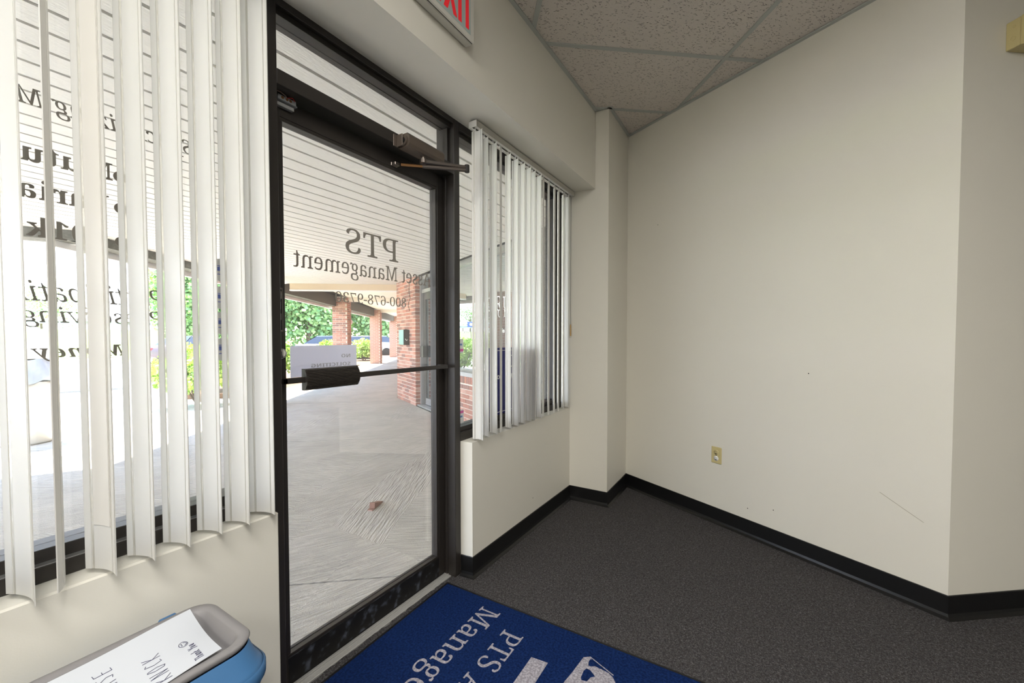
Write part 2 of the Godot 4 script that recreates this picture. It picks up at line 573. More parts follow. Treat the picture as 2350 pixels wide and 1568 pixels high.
func ceiling(poly: PackedVector2Array) -> void:
	var c := structure("ceiling", "suspended ceiling of fissured white tiles in a grey grid")
	var P1 := Vector2(1.0564, 1.0241)
	var sx := 1.1334; var sz := 0.5853
	part("slab", prism(xz([-4.4, -0.3, 5.2, -0.3, 5.2, 8.2, -4.4, 8.2]), CEIL + 0.15, CEIL + 0.25), M.plank_back, c)
	for i in range(-6, 5):
		for j in range(-5, 13):
			var o := P1 + G1 * sx * i + G2 * sz * j
			var cell := PackedVector2Array([o, o + G1 * sx, o + G1 * sx + G2 * sz, o + G2 * sz])
			for q in Geometry2D.intersect_polygons(cell, poly):
				if absf(area2(q)) > 0.004:
					part("ceiling_tile", prism(q, CEIL + 0.006, CEIL + 0.02), M.tile, c)
	# grid: mains and crosses, faces flush below the tiles
	var w := 0.012
	for i in range(-6, 6):
		var o := P1 + G1 * sx * i
		var strip := PackedVector2Array([o - G1 * w - G2 * 8, o + G1 * w - G2 * 8, o + G1 * w + G2 * 9, o - G1 * w + G2 * 9])
		for q in Geometry2D.intersect_polygons(strip, poly):
			part("grid_tee", prism(q, CEIL, CEIL + 0.03), M.tee, c)
	for j in range(-5, 14):
		for i in range(-6, 5):
			var o := P1 + G2 * sz * j + G1 * sx * i
			var strip := PackedVector2Array([o + G1 * w - G2 * w, o + G1 * (sx - w) - G2 * w, o + G1 * (sx - w) + G2 * w, o + G1 * w + G2 * w])
			for q in Geometry2D.intersect_polygons(strip, poly):
				part("grid_tee", prism(q, CEIL + 0.0005, CEIL + 0.03), M.tee, c)
	# wall angle all round
	for inner in Geometry2D.offset_polygon(poly, -0.02):
		for k in inner.size():
			var a := inner[k]; var b := inner[(k + 1) % inner.size()]
			var d := (b - a).normalized(); var nn := Vector2(d.y, -d.x) * (1 if area2(inner) > 0 else -1)
			var q := PackedVector2Array([a, b, b + nn * 0.02 + d * 0.02, a + nn * 0.02 - d * 0.02])
			part("wall_angle", prism(q, CEIL - 0.003, CEIL + 0.004), M.tee, c)
	# troffers behind the camera
	for s in [[-2, 4], [-3, 6], [-1, 6]]:
		var o: Vector2 = P1 + G1 * sx * s[0] + G2 * sz * s[1]
		var mid := o + G1 * sx * 0.5 + G2 * sz * 0.5
		var t := thing("ceiling_light", "recessed fluorescent ceiling light in the tile grid behind the camera", "ceiling light", V(mid.x, CEIL, mid.y), 0.0, "recessed ceiling lights")
		var bs := Basis(V(G1.x, 0, G1.y), V(0, 1, 0), V(G2.x, 0, G2.y))
		var fs := st_new()
		for q in [[V(-0.55, -0.006, -0.28), V(0.55, 0.003, -0.25)], [V(-0.55, -0.006, 0.25), V(0.55, 0.003, 0.28)], [V(-0.55, -0.006, -0.25), V(-0.52, 0.003, 0.25)], [V(0.52, -0.006, -0.25), V(0.55, 0.003, 0.25)]]:
			cbox(fs, q[0], q[1], 0.0, Transform3D(bs))
		part("frame", done(fs), M.white, t)
		var em := mat(rgb(250, 246, 236), 0.6)
		em.emission_enabled = true
		em.emission = rgb(255, 244, 224)
		em.emission_energy_multiplier = 1.5
		var ds := st_new()
		cbox(ds, V(-0.52, -0.002, -0.25), V(0.52, 0.003, 0.25), 0.0, Transform3D(bs))
		part("diffuser", done(ds), em, t)
		var al := AreaLight3D.new()
		al.name = numbered(t, "lamp")
		t.add_child(al)
		al.area_size = Vector2(1.0, 0.48)
		al.transform = Transform3D(Basis(V(G1.x, 0, G1.y), V(-G2.x, 0, -G2.y), V(0, 1, 0)), V(0, -0.012, 0))
		al.light_color = rgb(255, 252, 246)
		al.light_energy = LAMP
		al.shadow_enabled = true

const LAMP := 4.6

func frame_bar(st: SurfaceTool, lo: Vector3, hi: Vector3) -> void:
	cbox(st, lo, hi, 0.0015)

func storefront() -> void:
	var LX := -2.75
	# --- left window
	var w1 := structure("window_1", "left shop window of clear glass in a dark bronze aluminium frame")
	var st := st_new()
	frame_bar(st, V(LX, 0.6854, -0.182), V(-0.955, 0.722, -0.068))
	frame_bar(st, V(LX, 0.722, -0.165), V(-0.955, 0.752, -0.088))
	part("bottom_rail", done(st), M.bronze, w1)
	part("ledge", box(V(LX, 0.722, -0.088), V(-0.985, 0.7235, -0.069)), M.alum, w1)
	st = st_new()
	frame_bar(st, V(LX, 2.266, -0.182), V(-0.955, 2.315, -0.068))
	frame_bar(st, V(LX, 2.245, -0.165), V(-0.955, 2.266, -0.088))
	part("head", done(st), M.bronze, w1)
	part("mullion", box(V(-0.985, 0.752, -0.165), V(-0.957, 2.245, -0.088), 0.0015), M.bronze, w1)
	part("mullion", box(V(LX - 0.05, 0.6854, -0.182), V(LX, 2.315, -0.068), 0.0015), M.bronze, w1)
	part("pane", box(V(LX, 0.752, -0.129), V(-0.985, 2.245, -0.123)), M.glass, w1)
	part("return_wall", box(V(-4.2, 0.6854, -0.2), V(LX - 0.05, 2.3, -0.02)), M.wall, w1)
	# --- right side light
	var w2 := structure("window_2", "narrow shop window right of the door in a dark bronze frame")
	st = st_new()
	frame_bar(st, V(-0.008, 0.6854, -0.182), V(1.199, 0.728, -0.068))
	frame_bar(st, V(-0.008, 0.728, -0.165), V(1.199, 0.752, -0.088))
	part("bottom_rail", done(st), M.bronze, w2)
	st = st_new()
	frame_bar(st, V(-0.008, 2.255, -0.182), V(1.199, 2.315, -0.068))
	frame_bar(st, V(-0.008, 2.234, -0.165), V(1.199, 2.255, -0.088))
	part("head", done(st), M.bronze, w2)
	part("mullion", box(V(1.15, 0.728, -0.182), V(1.1985, 2.255, -0.075), 0.0015), M.bronze, w2)
	part("glazing_stop", box(V(1.115, 0.752, -0.165), V(1.15, 2.234, -0.088), 0.0015), M.bronze, w2)
	part("pane", box(V(-0.008, 0.752, -0.129), V(1.115, 2.234, -0.123)), M.glass, w2)
	# --- door frame and transom
	var d := structure("door_1", "glass shop door in a dark bronze frame with a transom window above")
	st = st_new()
	frame_bar(st, V(-0.957, 0.0, -0.182), V(-0.911, 2.315, -0.068))
	part("jamb", done(st), M.bronze, d)
	st = st_new()
	frame_bar(st, V(-0.0507, 0.0, -0.182), V(-0.0083, 2.315, -0.068))
	cbox(st, V(-0.056, 0.0, -0.128), V(-0.0507, 2.02, -0.118), 0.001)
	part("jamb", done(st), M.bronze, d)
	part("head", box(V(-0.911, 2.266, -0.182), V(-0.0507, 2.315, -0.068), 0.0015), M.bronze, d)
	part("transom_bar", box(V(-0.911, 2.02, -0.182), V(-0.0507, 2.068, -0.068), 0.0015), M.bronze, d)
	part("glazing_stop", boxes([[V(-0.911, 2.248, -0.15), V(-0.0507, 2.266, -0.085)], [V(-0.911, 2.068, -0.15), V(-0.0507, 2.08, -0.1)], [V(-0.911, 2.08, -0.15), V(-0.898, 2.248, -0.1)], [V(-0.064, 2.08, -0.15), V(-0.0507, 2.248, -0.1)]], 0.001), M.bronze, d)
	part("transom_pane", box(V(-0.898, 2.08, -0.131), V(-0.064, 2.248, -0.125)), M.glass, d)
	# door leaf
	var lf := structure("door_leaf", "", d)
	part("stile", box(V(-0.907, 0.012, -0.18), V(-0.868, 2.016, -0.135), 0.001), M.bronze, lf)
	part("stile", box(V(-0.1, 0.012, -0.18), V(-0.056, 2.016, -0.135), 0.001), M.bronze, lf)
	part("top_rail", box(V(-0.868, 1.955, -0.18), V(-0.1, 2.016, -0.135), 0.001), M.bronze, lf)
	part("bottom_rail", box(V(-0.868, 0.014, -0.18), V(-0.1, 0.105, -0.135), 0.001), M.kick, lf)
	part("glazing_stop", boxes([[V(-0.868, 1.943, -0.175), V(-0.1, 1.955, -0.137)], [V(-0.868, 0.105, -0.175), V(-0.1, 0.116, -0.137)], [V(-0.868, 0.116, -0.175), V(-0.858, 1.943, -0.137)], [V(-0.111, 0.116, -0.175), V(-0.1, 1.943, -0.137)]], 0.001), M.bronze, lf)
	part("pane", box(V(-0.858, 0.116, -0.163), V(-0.111, 1.943, -0.157)), M.glass, lf)
	# seal under the door
	part("sweep", box(V(-0.905, 0.004, -0.172), V(-0.058, 0.014, -0.14)), M.gasket, lf)
	# threshold
	st = st_new()
	cbox(st, V(-0.911, -0.018, -0.23), V(-0.0507, 0.003, -0.098), 0.002)
	for z in [-0.128, -0.118]:
		cbox(st, V(-0.911, 0.0025, z - 0.003), V(-0.0507, 0.0065, z + 0.003), 0.001)
	part("threshold", done(st), mat(rgb(176, 175, 172), 0.5, 0.2), d)
	# exit device: push bar with ribbed pad
	var pb := structure("push_bar", "", d)
	st = st_new()
	cbox(st, V(-0.902, 1.063, -0.094), V(-0.1, 1.082, -0.080), 0.002)
	cbox(st, V(-0.902, 1.063, -0.135), V(-0.884, 1.082, -0.08), 0.002)
	cbox(st, V(-0.106, 1.063, -0.135), V(-0.088, 1.082, -0.08), 0.002)
	part("bar", done(st), M.bronze, pb)
	st = st_new()
	var rows := 14
	for i in rows:
		var t0 := (float(i) / rows - 0.5) * 2.0; var t1 := (float(i + 1) / rows - 0.5) * 2.0
		var y0 := 1.072 + t0 * 0.036; var y1 := 1.072 + t1 * 0.036
		var z0 := -0.068 - 0.016 * t0 * t0; var z1 := -0.068 - 0.016 * t1 * t1
		var ym := (y0 + y1) / 2; var zm := (z0 + z1) / 2 + 0.0045
		var x0 := -0.826; var x1 := -0.612
		quad(st, V(x0, y0, z0), V(x1, y0, z0), V(x1, ym, zm), V(x0, ym, zm))
		quad(st, V(x0, ym, zm), V(x1, ym, zm), V(x1, y1, z1), V(x0, y1, z1))
		quad(st, V(x1, y0, -0.1), V(x0, y0, -0.1), V(x0, y1, -0.1), V(x1, y1, -0.1))
		tri(st, V(x0, y0, z0), V(x0, ym, zm), V(x0, y1, z1)); tri(st, V(x1, y0, z0), V(x1, y1, z1), V(x1, ym, zm))
		quad(st, V(x0, y0, -0.1), V(x0, y0, z0), V(x0, y1, z1), V(x0, y1, -0.1))
		quad(st, V(x1, y0, z0), V(x1, y0, -0.1), V(x1, y1, -0.1), V(x1, y1, z1))
	cbox(st, V(-0.826, 1.035, -0.1), V(-0.612, 1.037, -0.084)); cbox(st, V(-0.826, 1.107, -0.1), V(-0.612, 1.109, -0.084))
	part("ribbed_pad", done(st), mat(rgb(66, 62, 58), 0.35), pb)
	# lock cylinder and latch plate on the left stile
	var lk := structure("lock", "", d)
	var cyl := lathe(PackedVector2Array([Vector2(0, 0), Vector2(0.0185, 0.0), Vector2(0.018, 0.007), Vector2(0.012, 0.009), Vector2(0.0, 0.009)]), 24)
	var ck := part("cylinder", cyl, M.chrome, lk, V(-0.8785, 1.163, -0.135))
	ck.rotation.x = PI / 2
	part("keyhole", box(V(-0.880, 1.156, -0.1265), V(-0.8775, 1.170, -0.1255)), M.dark, lk)
	st = st_new()
	cbox(st, V(-0.9, 1.236, -0.135), V(-0.869, 1.384, -0.131), 0.001)
	part("latch_plate", done(st), M.steel, lk)
	part("latch_recess", box(V(-0.9, 1.242, -0.131), V(-0.8725, 1.378, -0.1302)), M.black, lk)
	part("latch_lever", boxes([[V(-0.892, 1.345, -0.1302), V(-0.876, 1.372, -0.124)], [V(-0.89, 1.31, -0.1302), V(-0.878, 1.338, -0.126)], [V(-0.892, 1.275, -0.1302), V(-0.877, 1.298, -0.126)], [V(-0.89, 1.25, -0.1302), V(-0.88, 1.266, -0.127)]], 0.002), M.steel, lk)
	# --- closer on the transom bar
	var cl := thing("door_closer", "dark bronze door closer with a folded arm above the glass door", "door closer")
	st = st_new()
	var cp := [Vector2(-0.066, 2.006), Vector2(-0.012, 2.006), Vector2(-0.003, 2.016), Vector2(-0.003, 2.046), Vector2(-0.014, 2.06), Vector2(-0.066, 2.06)]
	for k in 6:
		var a: Vector2 = cp[k]; var b: Vector2 = cp[(k + 1) % 6]
		quad(st, V(-0.41, a.y, a.x), V(-0.195, a.y, a.x), V(-0.195, b.y, b.x), V(-0.41, b.y, b.x))
	for k in range(1, 5):
		tri(st, V(-0.41, cp[0].y, cp[0].x), V(-0.41, cp[k].y, cp[k].x), V(-0.41, cp[k + 1].y, cp[k + 1].x))
		tri(st, V(-0.195, cp[0].y, cp[0].x), V(-0.195, cp[k + 1].y, cp[k + 1].x), V(-0.195, cp[k].y, cp[k].x))
	part("body", done(st), M.closer, cl)
	var capm := rod(V(-0.41, 2.031, -0.033), V(-0.417, 2.031, -0.033), 0.022, 0.021, 20)
	part("end_cap", capm, M.closer, cl)
	part("hex_plug", rod(V(-0.417, 2.031, -0.033), V(-0.4195, 2.031, -0.033), 0.012, 0.012, 6), M.black, cl)
	part("bracket", boxes([[V(-0.44, 2.008, -0.068), V(-0.41, 2.056, -0.063)], [V(-0.424, 2.008, -0.063), V(-0.42, 2.056, -0.03)]], 0.001), M.closer, cl)
	part("spindle", rod(V(-0.3, 2.007, -0.033), V(-0.3, 1.986, -0.033), 0.013, 0.011, 10), M.steel, cl)
	var piv := V(-0.3, 1.985, -0.033); var elb := V(-0.155, 1.982, 0.095); var shoe := V(-0.375, 1.966, -0.118)
	st = st_new()
	tube(st, piv, elb, 0.010, 0.0075, 10)
	tube(st, piv + V(0, 0.008, 0), piv - V(0, 0.008, 0), 0.016, 0.016, 14)
	part("main_arm", done(st), M.steel, cl)
	part("elbow", rod(elb + V(0, 0.010, 0), elb - V(0, 0.022, 0), 0.011, 0.011, 14), M.dark, cl)
	var eb := elb - V(0, 0.013, 0)
	var mid := shoe.lerp(eb, 0.36)
	part("forearm", rod(mid, eb, 0.0075, 0.009, 10), M.steel, cl)
	part("threaded_rod", rod(shoe.lerp(eb, 0.06), mid, 0.0058, 0.0058, 8), M.brass, cl)
	part("foot", boxes([[shoe + V(-0.018, -0.008, -0.016), shoe + V(0.018, 0.008, -0.012)], [shoe + V(-0.014, -0.007, -0.012), shoe + V(0.012, 0.007, 0.008)]], 0.002), M.steel, cl)
	# --- magnetic contact
	var mc := thing("door_contact", "small grey magnetic alarm contact at the door's top left corner", "alarm contact")
	part("switch", boxes([[V(-0.884, 2.0, -0.135), V(-0.823, 2.016, -0.112)], [V(-0.893, 2.001, -0.135), V(-0.814, 2.006, -0.12)]], 0.0015), mat(rgb(168, 170, 172), 0.4), mc)
	part("magnet", box(V(-0.893, 1.983, -0.135), V(-0.826, 1.995, -0.119), 0.0015), mat(rgb(150, 150, 148), 0.4), mc)
	for x in [-0.87, -0.855, -0.843]:
		part("screw", rod(V(x, 2.008, -0.112), V(x, 2.008, -0.1108), 0.0045, 0.0045, 10), M.brass, mc)
	part("wire", wire([V(-0.905, 2.02, -0.11), V(-0.88, 2.019, -0.105), V(-0.862, 2.014, -0.106), V(-0.856, 2.009, -0.111)], 0.0012), mat(rgb(150, 120, 110), 0.5), mc)
	part("wire", wire([V(-0.856, 2.012, -0.109), V(-0.84, 2.018, -0.106), V(-0.83, 2.012, -0.108)], 0.0012), mat(rgb(190, 40, 40), 0.5), mc)
	# --- lettering on the glass, read from outside
	var L := V(-1, 0, 0); var UP := Vector3.UP
	var sg := thing("door_lettering", "taupe vinyl lettering across the glass of the shop door", "lettering")
	lettering("line", "PTS", sg, V(-0.328, 1.553, -0.1635), L, UP, 0.098, M.letter, "Droid Serif", 400, 0.0, 0.272)
	lettering("line", "Asset Management", sg, V(-0.118, 1.4675, -0.1635), L, UP, 0.062, M.letter, "Droid Serif", 400, 0.0, 0.694)
	lettering("line", "800-678-9730", sg, V(-0.283, 1.355, -0.1635), L, UP, 0.0405, M.letter, "Droid Serif", 400, 0.0, 0.365)
	var wl := thing("window_lettering", "taupe vinyl list of services on the left window glass behind the blind", "lettering")
	var zz := -0.1295
	lettering("line", "Specializing Ma", wl, V(-1.118, 1.731, zz), L, UP, 0.037, M.letter, "Droid Serif", 400, 0.18, 0.347)
	lettering("line", "Mutua", wl, V(-1.288, 1.607, zz), L, UP, 0.041, M.letter, "Droid Serif", 700, 0.0, 0.183)
	lettering("line", "Variab", wl, V(-1.296, 1.526, zz), L, UP, 0.041, M.letter, "Droid Serif", 700, 0.0, 0.182)
	lettering("line", "401k", wl, V(-1.300, 1.443, zz), L, UP, 0.041, M.letter, "Droid Serif", 700, 0.0, 0.133)
	for y in [1.6205, 1.542, 1.458]:
		part("bullet", rod(V(-1.2735, y, zz), V(-1.2735, y, zz - 0.0008), 0.0135, 0.0135, 24), M.letter, wl)
	lettering("line", "Participating", wl, V(-1.19, 1.3, zz), L, UP, 0.043, M.letter, "Droid Serif", 400, 0.2, 0.295)
	lettering("line", "Preserving i", wl, V(-1.192, 1.252, zz), L, UP, 0.034, M.letter, "Droid Serif", 400, 0.2, 0.28)
	lettering("line", "Money i", wl, V(-1.272, 1.172, zz), L, UP, 0.028, M.letter, "Droid Serif", 700, 0.35, 0.18)
	# sheet taped outside the door glass, seen from its back
	var sh := thing("notice_sheet", "grey white paper notice taped outside the door glass beside the push bar", "notice")
	var sheet_mat := mat(rgb(226, 226, 232), 0.8)
	sheet_mat.backlight_enabled = true
	sheet_mat.backlight = Color(0.8, 0.8, 0.85)
	part("sheet", box(V(-0.828, 1.075, -0.1652), V(-0.554, 1.187, -0.1645)), sheet_mat, sh)
	var ghost := mat(rgb(176, 176, 180), 0.8)
	lettering("print", "NO", sh, V(-0.584, 1.138, -0.1642), L, UP, 0.0135, ghost, "Droid Sans", 700, 0.0, 0.04)
	lettering("print", "SOLICITING", sh, V(-0.584, 1.106, -0.1642), L, UP, 0.0135, ghost, "Droid Sans", 700, 0.0, 0.166)
	# stickers
	for k in 4:
		var s := thing("shield_sticker", ["topmost", "second from top", "third from top", "lowest"][k] + " of four white shield stickers in a column on the left window", "sticker", V(-1.05, [1.418, 1.336, 1.26, 1.182][k], -0.1298), 0, "shield stickers on the left window")
		part("shield", prism_z([Vector2(-0.03, 0.026), Vector2(0, 0.036), Vector2(0.03, 0.026), Vector2(0.03, -0.026), Vector2(0, -0.036), Vector2(-0.03, -0.026)], 0.0006), M.white_vinyl, s)
		part("band", box(V(-0.03, -0.003, 0.0006), V(0.03, 0.009, 0.001)), mat(rgb(90, 110, 190), 0.5), s)
		part("stripe", box(V(-0.026, 0.011, 0.0006), V(0.026, 0.0135, 0.001)), mat(rgb(120, 130, 200), 0.5), s)
		part("stripe", box(V(-0.022, -0.014, 0.0006), V(0.022, -0.0115, 0.001)), mat(rgb(120, 130, 200), 0.5), s)
	for k in 2:
		var s := thing("label_sticker", ["white label with a pink lower band, upper one on the glass right of the door", "white label with a pink upper band, low on the glass right of the door"][k], "sticker", V(0.062, [1.171, 0.796][k], -0.1222), 0, "labels on the side window")
		part("label", box(V(-0.022, -0.036, 0), V(0.022, 0.036, 0.0006)), M.white_vinyl, s)
		var yb: float = [-0.03, 0.016][k]
		part("band", box(V(-0.022, yb, 0.0006), V(0.022, yb + 0.014, 0.001)), mat(rgb(224, 110, 176), 0.5), s)
		part("logo", box(V(-0.012, 0.002 if k == 0 else -0.006, 0.0006), V(0.012, 0.012 if k == 0 else 0.004, 0.001)), mat(rgb(120, 150, 200), 0.5), s)
	# navy sign standing in the side window
	var ns := thing("window_sign", "navy blue sign board with white border standing behind the side window blind", "sign")
	part("board", box(V(0.306, 0.7525, -0.118), V(0.638, 1.153, -0.112)), M.navy, ns)
	part("border", boxes([[V(0.316, 1.135, -0.112), V(0.628, 1.138, -0.1115)], [V(0.316, 0.765, -0.112), V(0.628, 0.768, -0.1115)], [V(0.316, 0.765, -0.112), V(0.319, 1.138, -0.1115)], [V(0.625, 0.765, -0.112), V(0.628, 1.138, -0.1115)]]), M.white_vinyl, ns)
	lettering("print", "O", ns, V(0.512, 1.03, -0.1116), V(1, 0, 0), UP, 0.075, M.white_vinyl, "Droid Serif")
	lettering("print", "co", ns, V(0.392, 0.965, -0.1116), V(1, 0, 0), UP, 0.03, M.white_vinyl, "Droid Sans", 700)
	lettering("print", "V", ns, V(0.53, 0.955, -0.1116), V(1, 0, 0), UP, 0.035, M.white_vinyl, "Droid Sans", 700)

func prism_z(p: Array, depth: float) -> ArrayMesh:
	var st := st_new()
	for k in range(1, p.size() - 1):
		var a: Vector2 = p[0]; var b: Vector2 = p[k]; var c: Vector2 = p[k + 1]
		if (b - a).cross(c - a) < 0:
			var s := b; b = c; c = s
		tri(st, V(a.x, a.y, depth), V(b.x, b.y, depth), V(c.x, c.y, depth))
		tri(st, V(a.x, a.y, 0), V(c.x, c.y, 0), V(b.x, b.y, 0))
	var n := p.size()
	var ar := area2(PackedVector2Array(p))
	for k in n:
		var a: Vector2 = p[k]; var b: Vector2 = p[(k + 1) % n]
		if ar < 0:
			var s := a; a = b; b = s
		quad(st, V(a.x, a.y, 0), V(b.x, b.y, 0), V(b.x, b.y, depth), V(a.x, a.y, depth))
	return done(st)

func wire(pts: Array, r: float, n := 6) -> ArrayMesh:
	var st := st_new()
	for i in pts.size() - 1:
		tube(st, pts[i], pts[i + 1], r, r, n)
	return done(st)

# ------------------------------------------------------------------ vertical blinds
func vane_strip(st: SurfaceTool, y0: float, y1: float, w: float, bulge: float, a0: float, a1: float, t: float, n: int) -> void:
	for i in n:
		var a := lerpf(a0, a1, float(i) / n); var b := lerpf(a0, a1, float(i + 1) / n)
		var pa := Vector2(bulge * (1.0 - 4.0 * a * a), a * w); var pb := Vector2(bulge * (1.0 - 4.0 * b * b), b * w)
		st.set_smooth_group(1)
		quad(st, V(pa.x + t, y0, pa.y), V(pa.x + t, y1, pa.y), V(pb.x + t, y1, pb.y), V(pb.x + t, y0, pb.y))
		quad(st, V(pb.x - t, y0, pb.y), V(pb.x - t, y1, pb.y), V(pa.x - t, y1, pa.y), V(pa.x - t, y0, pa.y))
		st.set_smooth_group(-1)
		quad(st, V(pa.x - t, y0, pa.y), V(pa.x + t, y0, pa.y), V(pb.x + t, y0, pb.y), V(pb.x - t, y0, pb.y))
		quad(st, V(pb.x - t, y1, pb.y), V(pb.x + t, y1, pb.y), V(pa.x + t, y1, pa.y), V(pa.x - t, y1, pa.y))
	for e in [a0, a1]:
		var p := Vector2(bulge * (1.0 - 4.0 * e * e), e * w)
		var g := 0.0005 if e == a1 else -0.0005
		if e == a1: quad(st, V(p.x - t, y0, p.y + g), V(p.x + t, y0, p.y + g), V(p.x + t, y1, p.y + g), V(p.x - t, y1, p.y + g))
		else: quad(st, V(p.x + t, y0, p.y + g), V(p.x - t, y0, p.y + g), V(p.x - t, y1, p.y + g), V(p.x + t, y1, p.y + g))

# chord along z, bulging to +x; two grooves of clear vinyl leave three opaque bands
func vane_mesh(y0: float, y1: float, w: float, bulge: float) -> ArrayMesh:
	var st := st_new()
	vane_strip(st, y0, y1, w, bulge, -0.5, -0.375, 0.0009, 3)
	vane_strip(st, y0, y1, w, bulge, -0.31, 0.235, 0.0009, 8)
	vane_strip(st, y0, y1, w, bulge, 0.29, 0.5, 0.0009, 4)
	return done(st)

func lip_mesh(y0: float, y1: float, w: float, bulge: float) -> ArrayMesh:
	var st := st_new()
	vane_strip(st, y0, y1, w, bulge, -0.375, -0.31, 0.0003, 1)
	vane_strip(st, y0, y1, w, bulge, 0.235, 0.29, 0.0003, 1)
	return done(st)

func insert_mesh(y0: float, y1: float, w: float, bulge: float) -> ArrayMesh:
	var st := st_new()
	vane_strip(st, y0, y1, w, bulge, -0.29, 0.215, 0.0006, 6)
	return done(st)

func blind(called: String, label: String, x0: float, x1: float, y_top: float, z_rail: float, vanes: Array, side: float) -> Node3D:
	var b := thing(called, label, "blind")
	var st := st_new()     # head rail: a channel open below
	cbox(st, V(x0, y_top, z_rail - 0.022), V(x1, y_top + 0.003, z_rail + 0.022), 0.0)
	cbox(st, V(x0, y_top - 0.026, z_rail + 0.019), V(x1, y_top, z_rail + 0.022), 0.0)
	cbox(st, V(x0, y_top - 0.026, z_rail - 0.022), V(x1, y_top, z_rail - 0.019), 0.0)
	cbox(st, V(x0, y_top - 0.028, z_rail + 0.006), V(x1, y_top - 0.0255, z_rail + 0.022), 0.0)
	cbox(st, V(x0, y_top - 0.028, z_rail - 0.022), V(x1, y_top - 0.0255, z_rail - 0.006), 0.0)
	part("head_rail", done(st), M.rail, b)
	part("rail_cap", box(V(x0 - 0.004, y_top - 0.029, z_rail - 0.024), V(x0, y_top + 0.003, z_rail + 0.024), 0.001), M.plastic_white, b)
	part("rail_core", box(V(x0, y_top - 0.012, z_rail - 0.006), V(x1, y_top - 0.006, z_rail + 0.006)), M.dark, b)
	var w := 0.089
	var vm := vane_mesh(0.7, y_top - 0.036, w, 0.011)
	var lm := lip_mesh(0.7, y_top - 0.036, w, 0.011)
	var im := insert_mesh(0.80, y_top - 0.06, w, 0.011)
	for v in vanes:
		var o := part("vane", vm, M.vane, b, V(v[0], 0, v[1]))
		o.rotation.y = v[2]
		o.scale = V(1, 1, v[3] if v.size() > 3 else side)
		part("groove", lm, M.clear_vinyl, o)
		if v.size() > 4:
			part("insert_strip", im, M.insert, o, V(-0.002, 0, 0))
		part("carrier", rod(V(v[0], y_top - 0.038, z_rail), V(v[0], y_top - 0.02, z_rail), 0.003, 0.003, 6), M.white_vinyl, b)
	return b

func blinds() -> void:
	# [x, z of the vane's middle, turn]
	var lv := [[-1.632, 0.014, 0.22, 1.08], [-1.56, 0.014, 0.22, 1.08], [-1.477, 0.0135, 0.1938, 1.225], [-1.425, 0.002, -0.168, 1], [-1.362, 0.0165, 0.2619, 1.128, 1], [-1.294, 0.019, 0.2829, 1.006], [-1.224, 0.014, 0.2768, 1.028], [-1.15, 0.007, 0.2847, 0.96], [-1.084, 0.0105, 0.2815, 0.9708], [-1.014, 0.004, 0.3236, 0.9718]]
	for k in range(10):
		lv.push_front([-1.703 - 0.071 * k, 0.014, 0.22, 1.08])
	blind("vertical_blind", "cream vertical blind with half-open vanes across the left shop window", -2.7, -0.968, 2.272, 0.008, lv, 1.0)
	var rv := [[0.018, 0.022, -0.03], [0.094, 0.016, -0.42], [0.172, 0.012, -0.33], [0.236, 0.012, -0.99], [0.322, 0.010, -0.5], [0.398, 0.010, -0.42], [0.473, 0.010, -0.4], [0.546, 0.010, -0.4], [0.606, 0.008, -0.42], [0.683, 0.008, -0.4], [0.745, 0.006, -1.07], [0.822, 0.006, -1.07], [0.912, 0.004, -1.05], [0.985, 0.0, -1.02], [1.072, -0.004, -0.95], [1.14, -0.006, -0.58]]
	blind("vertical_blind", "narrow cream vertical blind with half-open vanes right of the shop door", 0.0, 1.19, 2.276, 0.012, rv, 0.74)
	# tilt cord weight by the column
	var cw := thing("blind_cord", "thin cord with a tan weight hanging beside the column", "cord")
	part("cord", wire([V(1.176, 2.24, 0.014), V(1.176, 1.31, 0.014)], 0.0012), M.dark, cw)
	part("weight", rod(V(1.176, 1.31, 0.014), V(1.176, 1.225, 0.014), 0.0045, 0.0055, 10), mat(rgb(196, 158, 96), 0.5), cw)

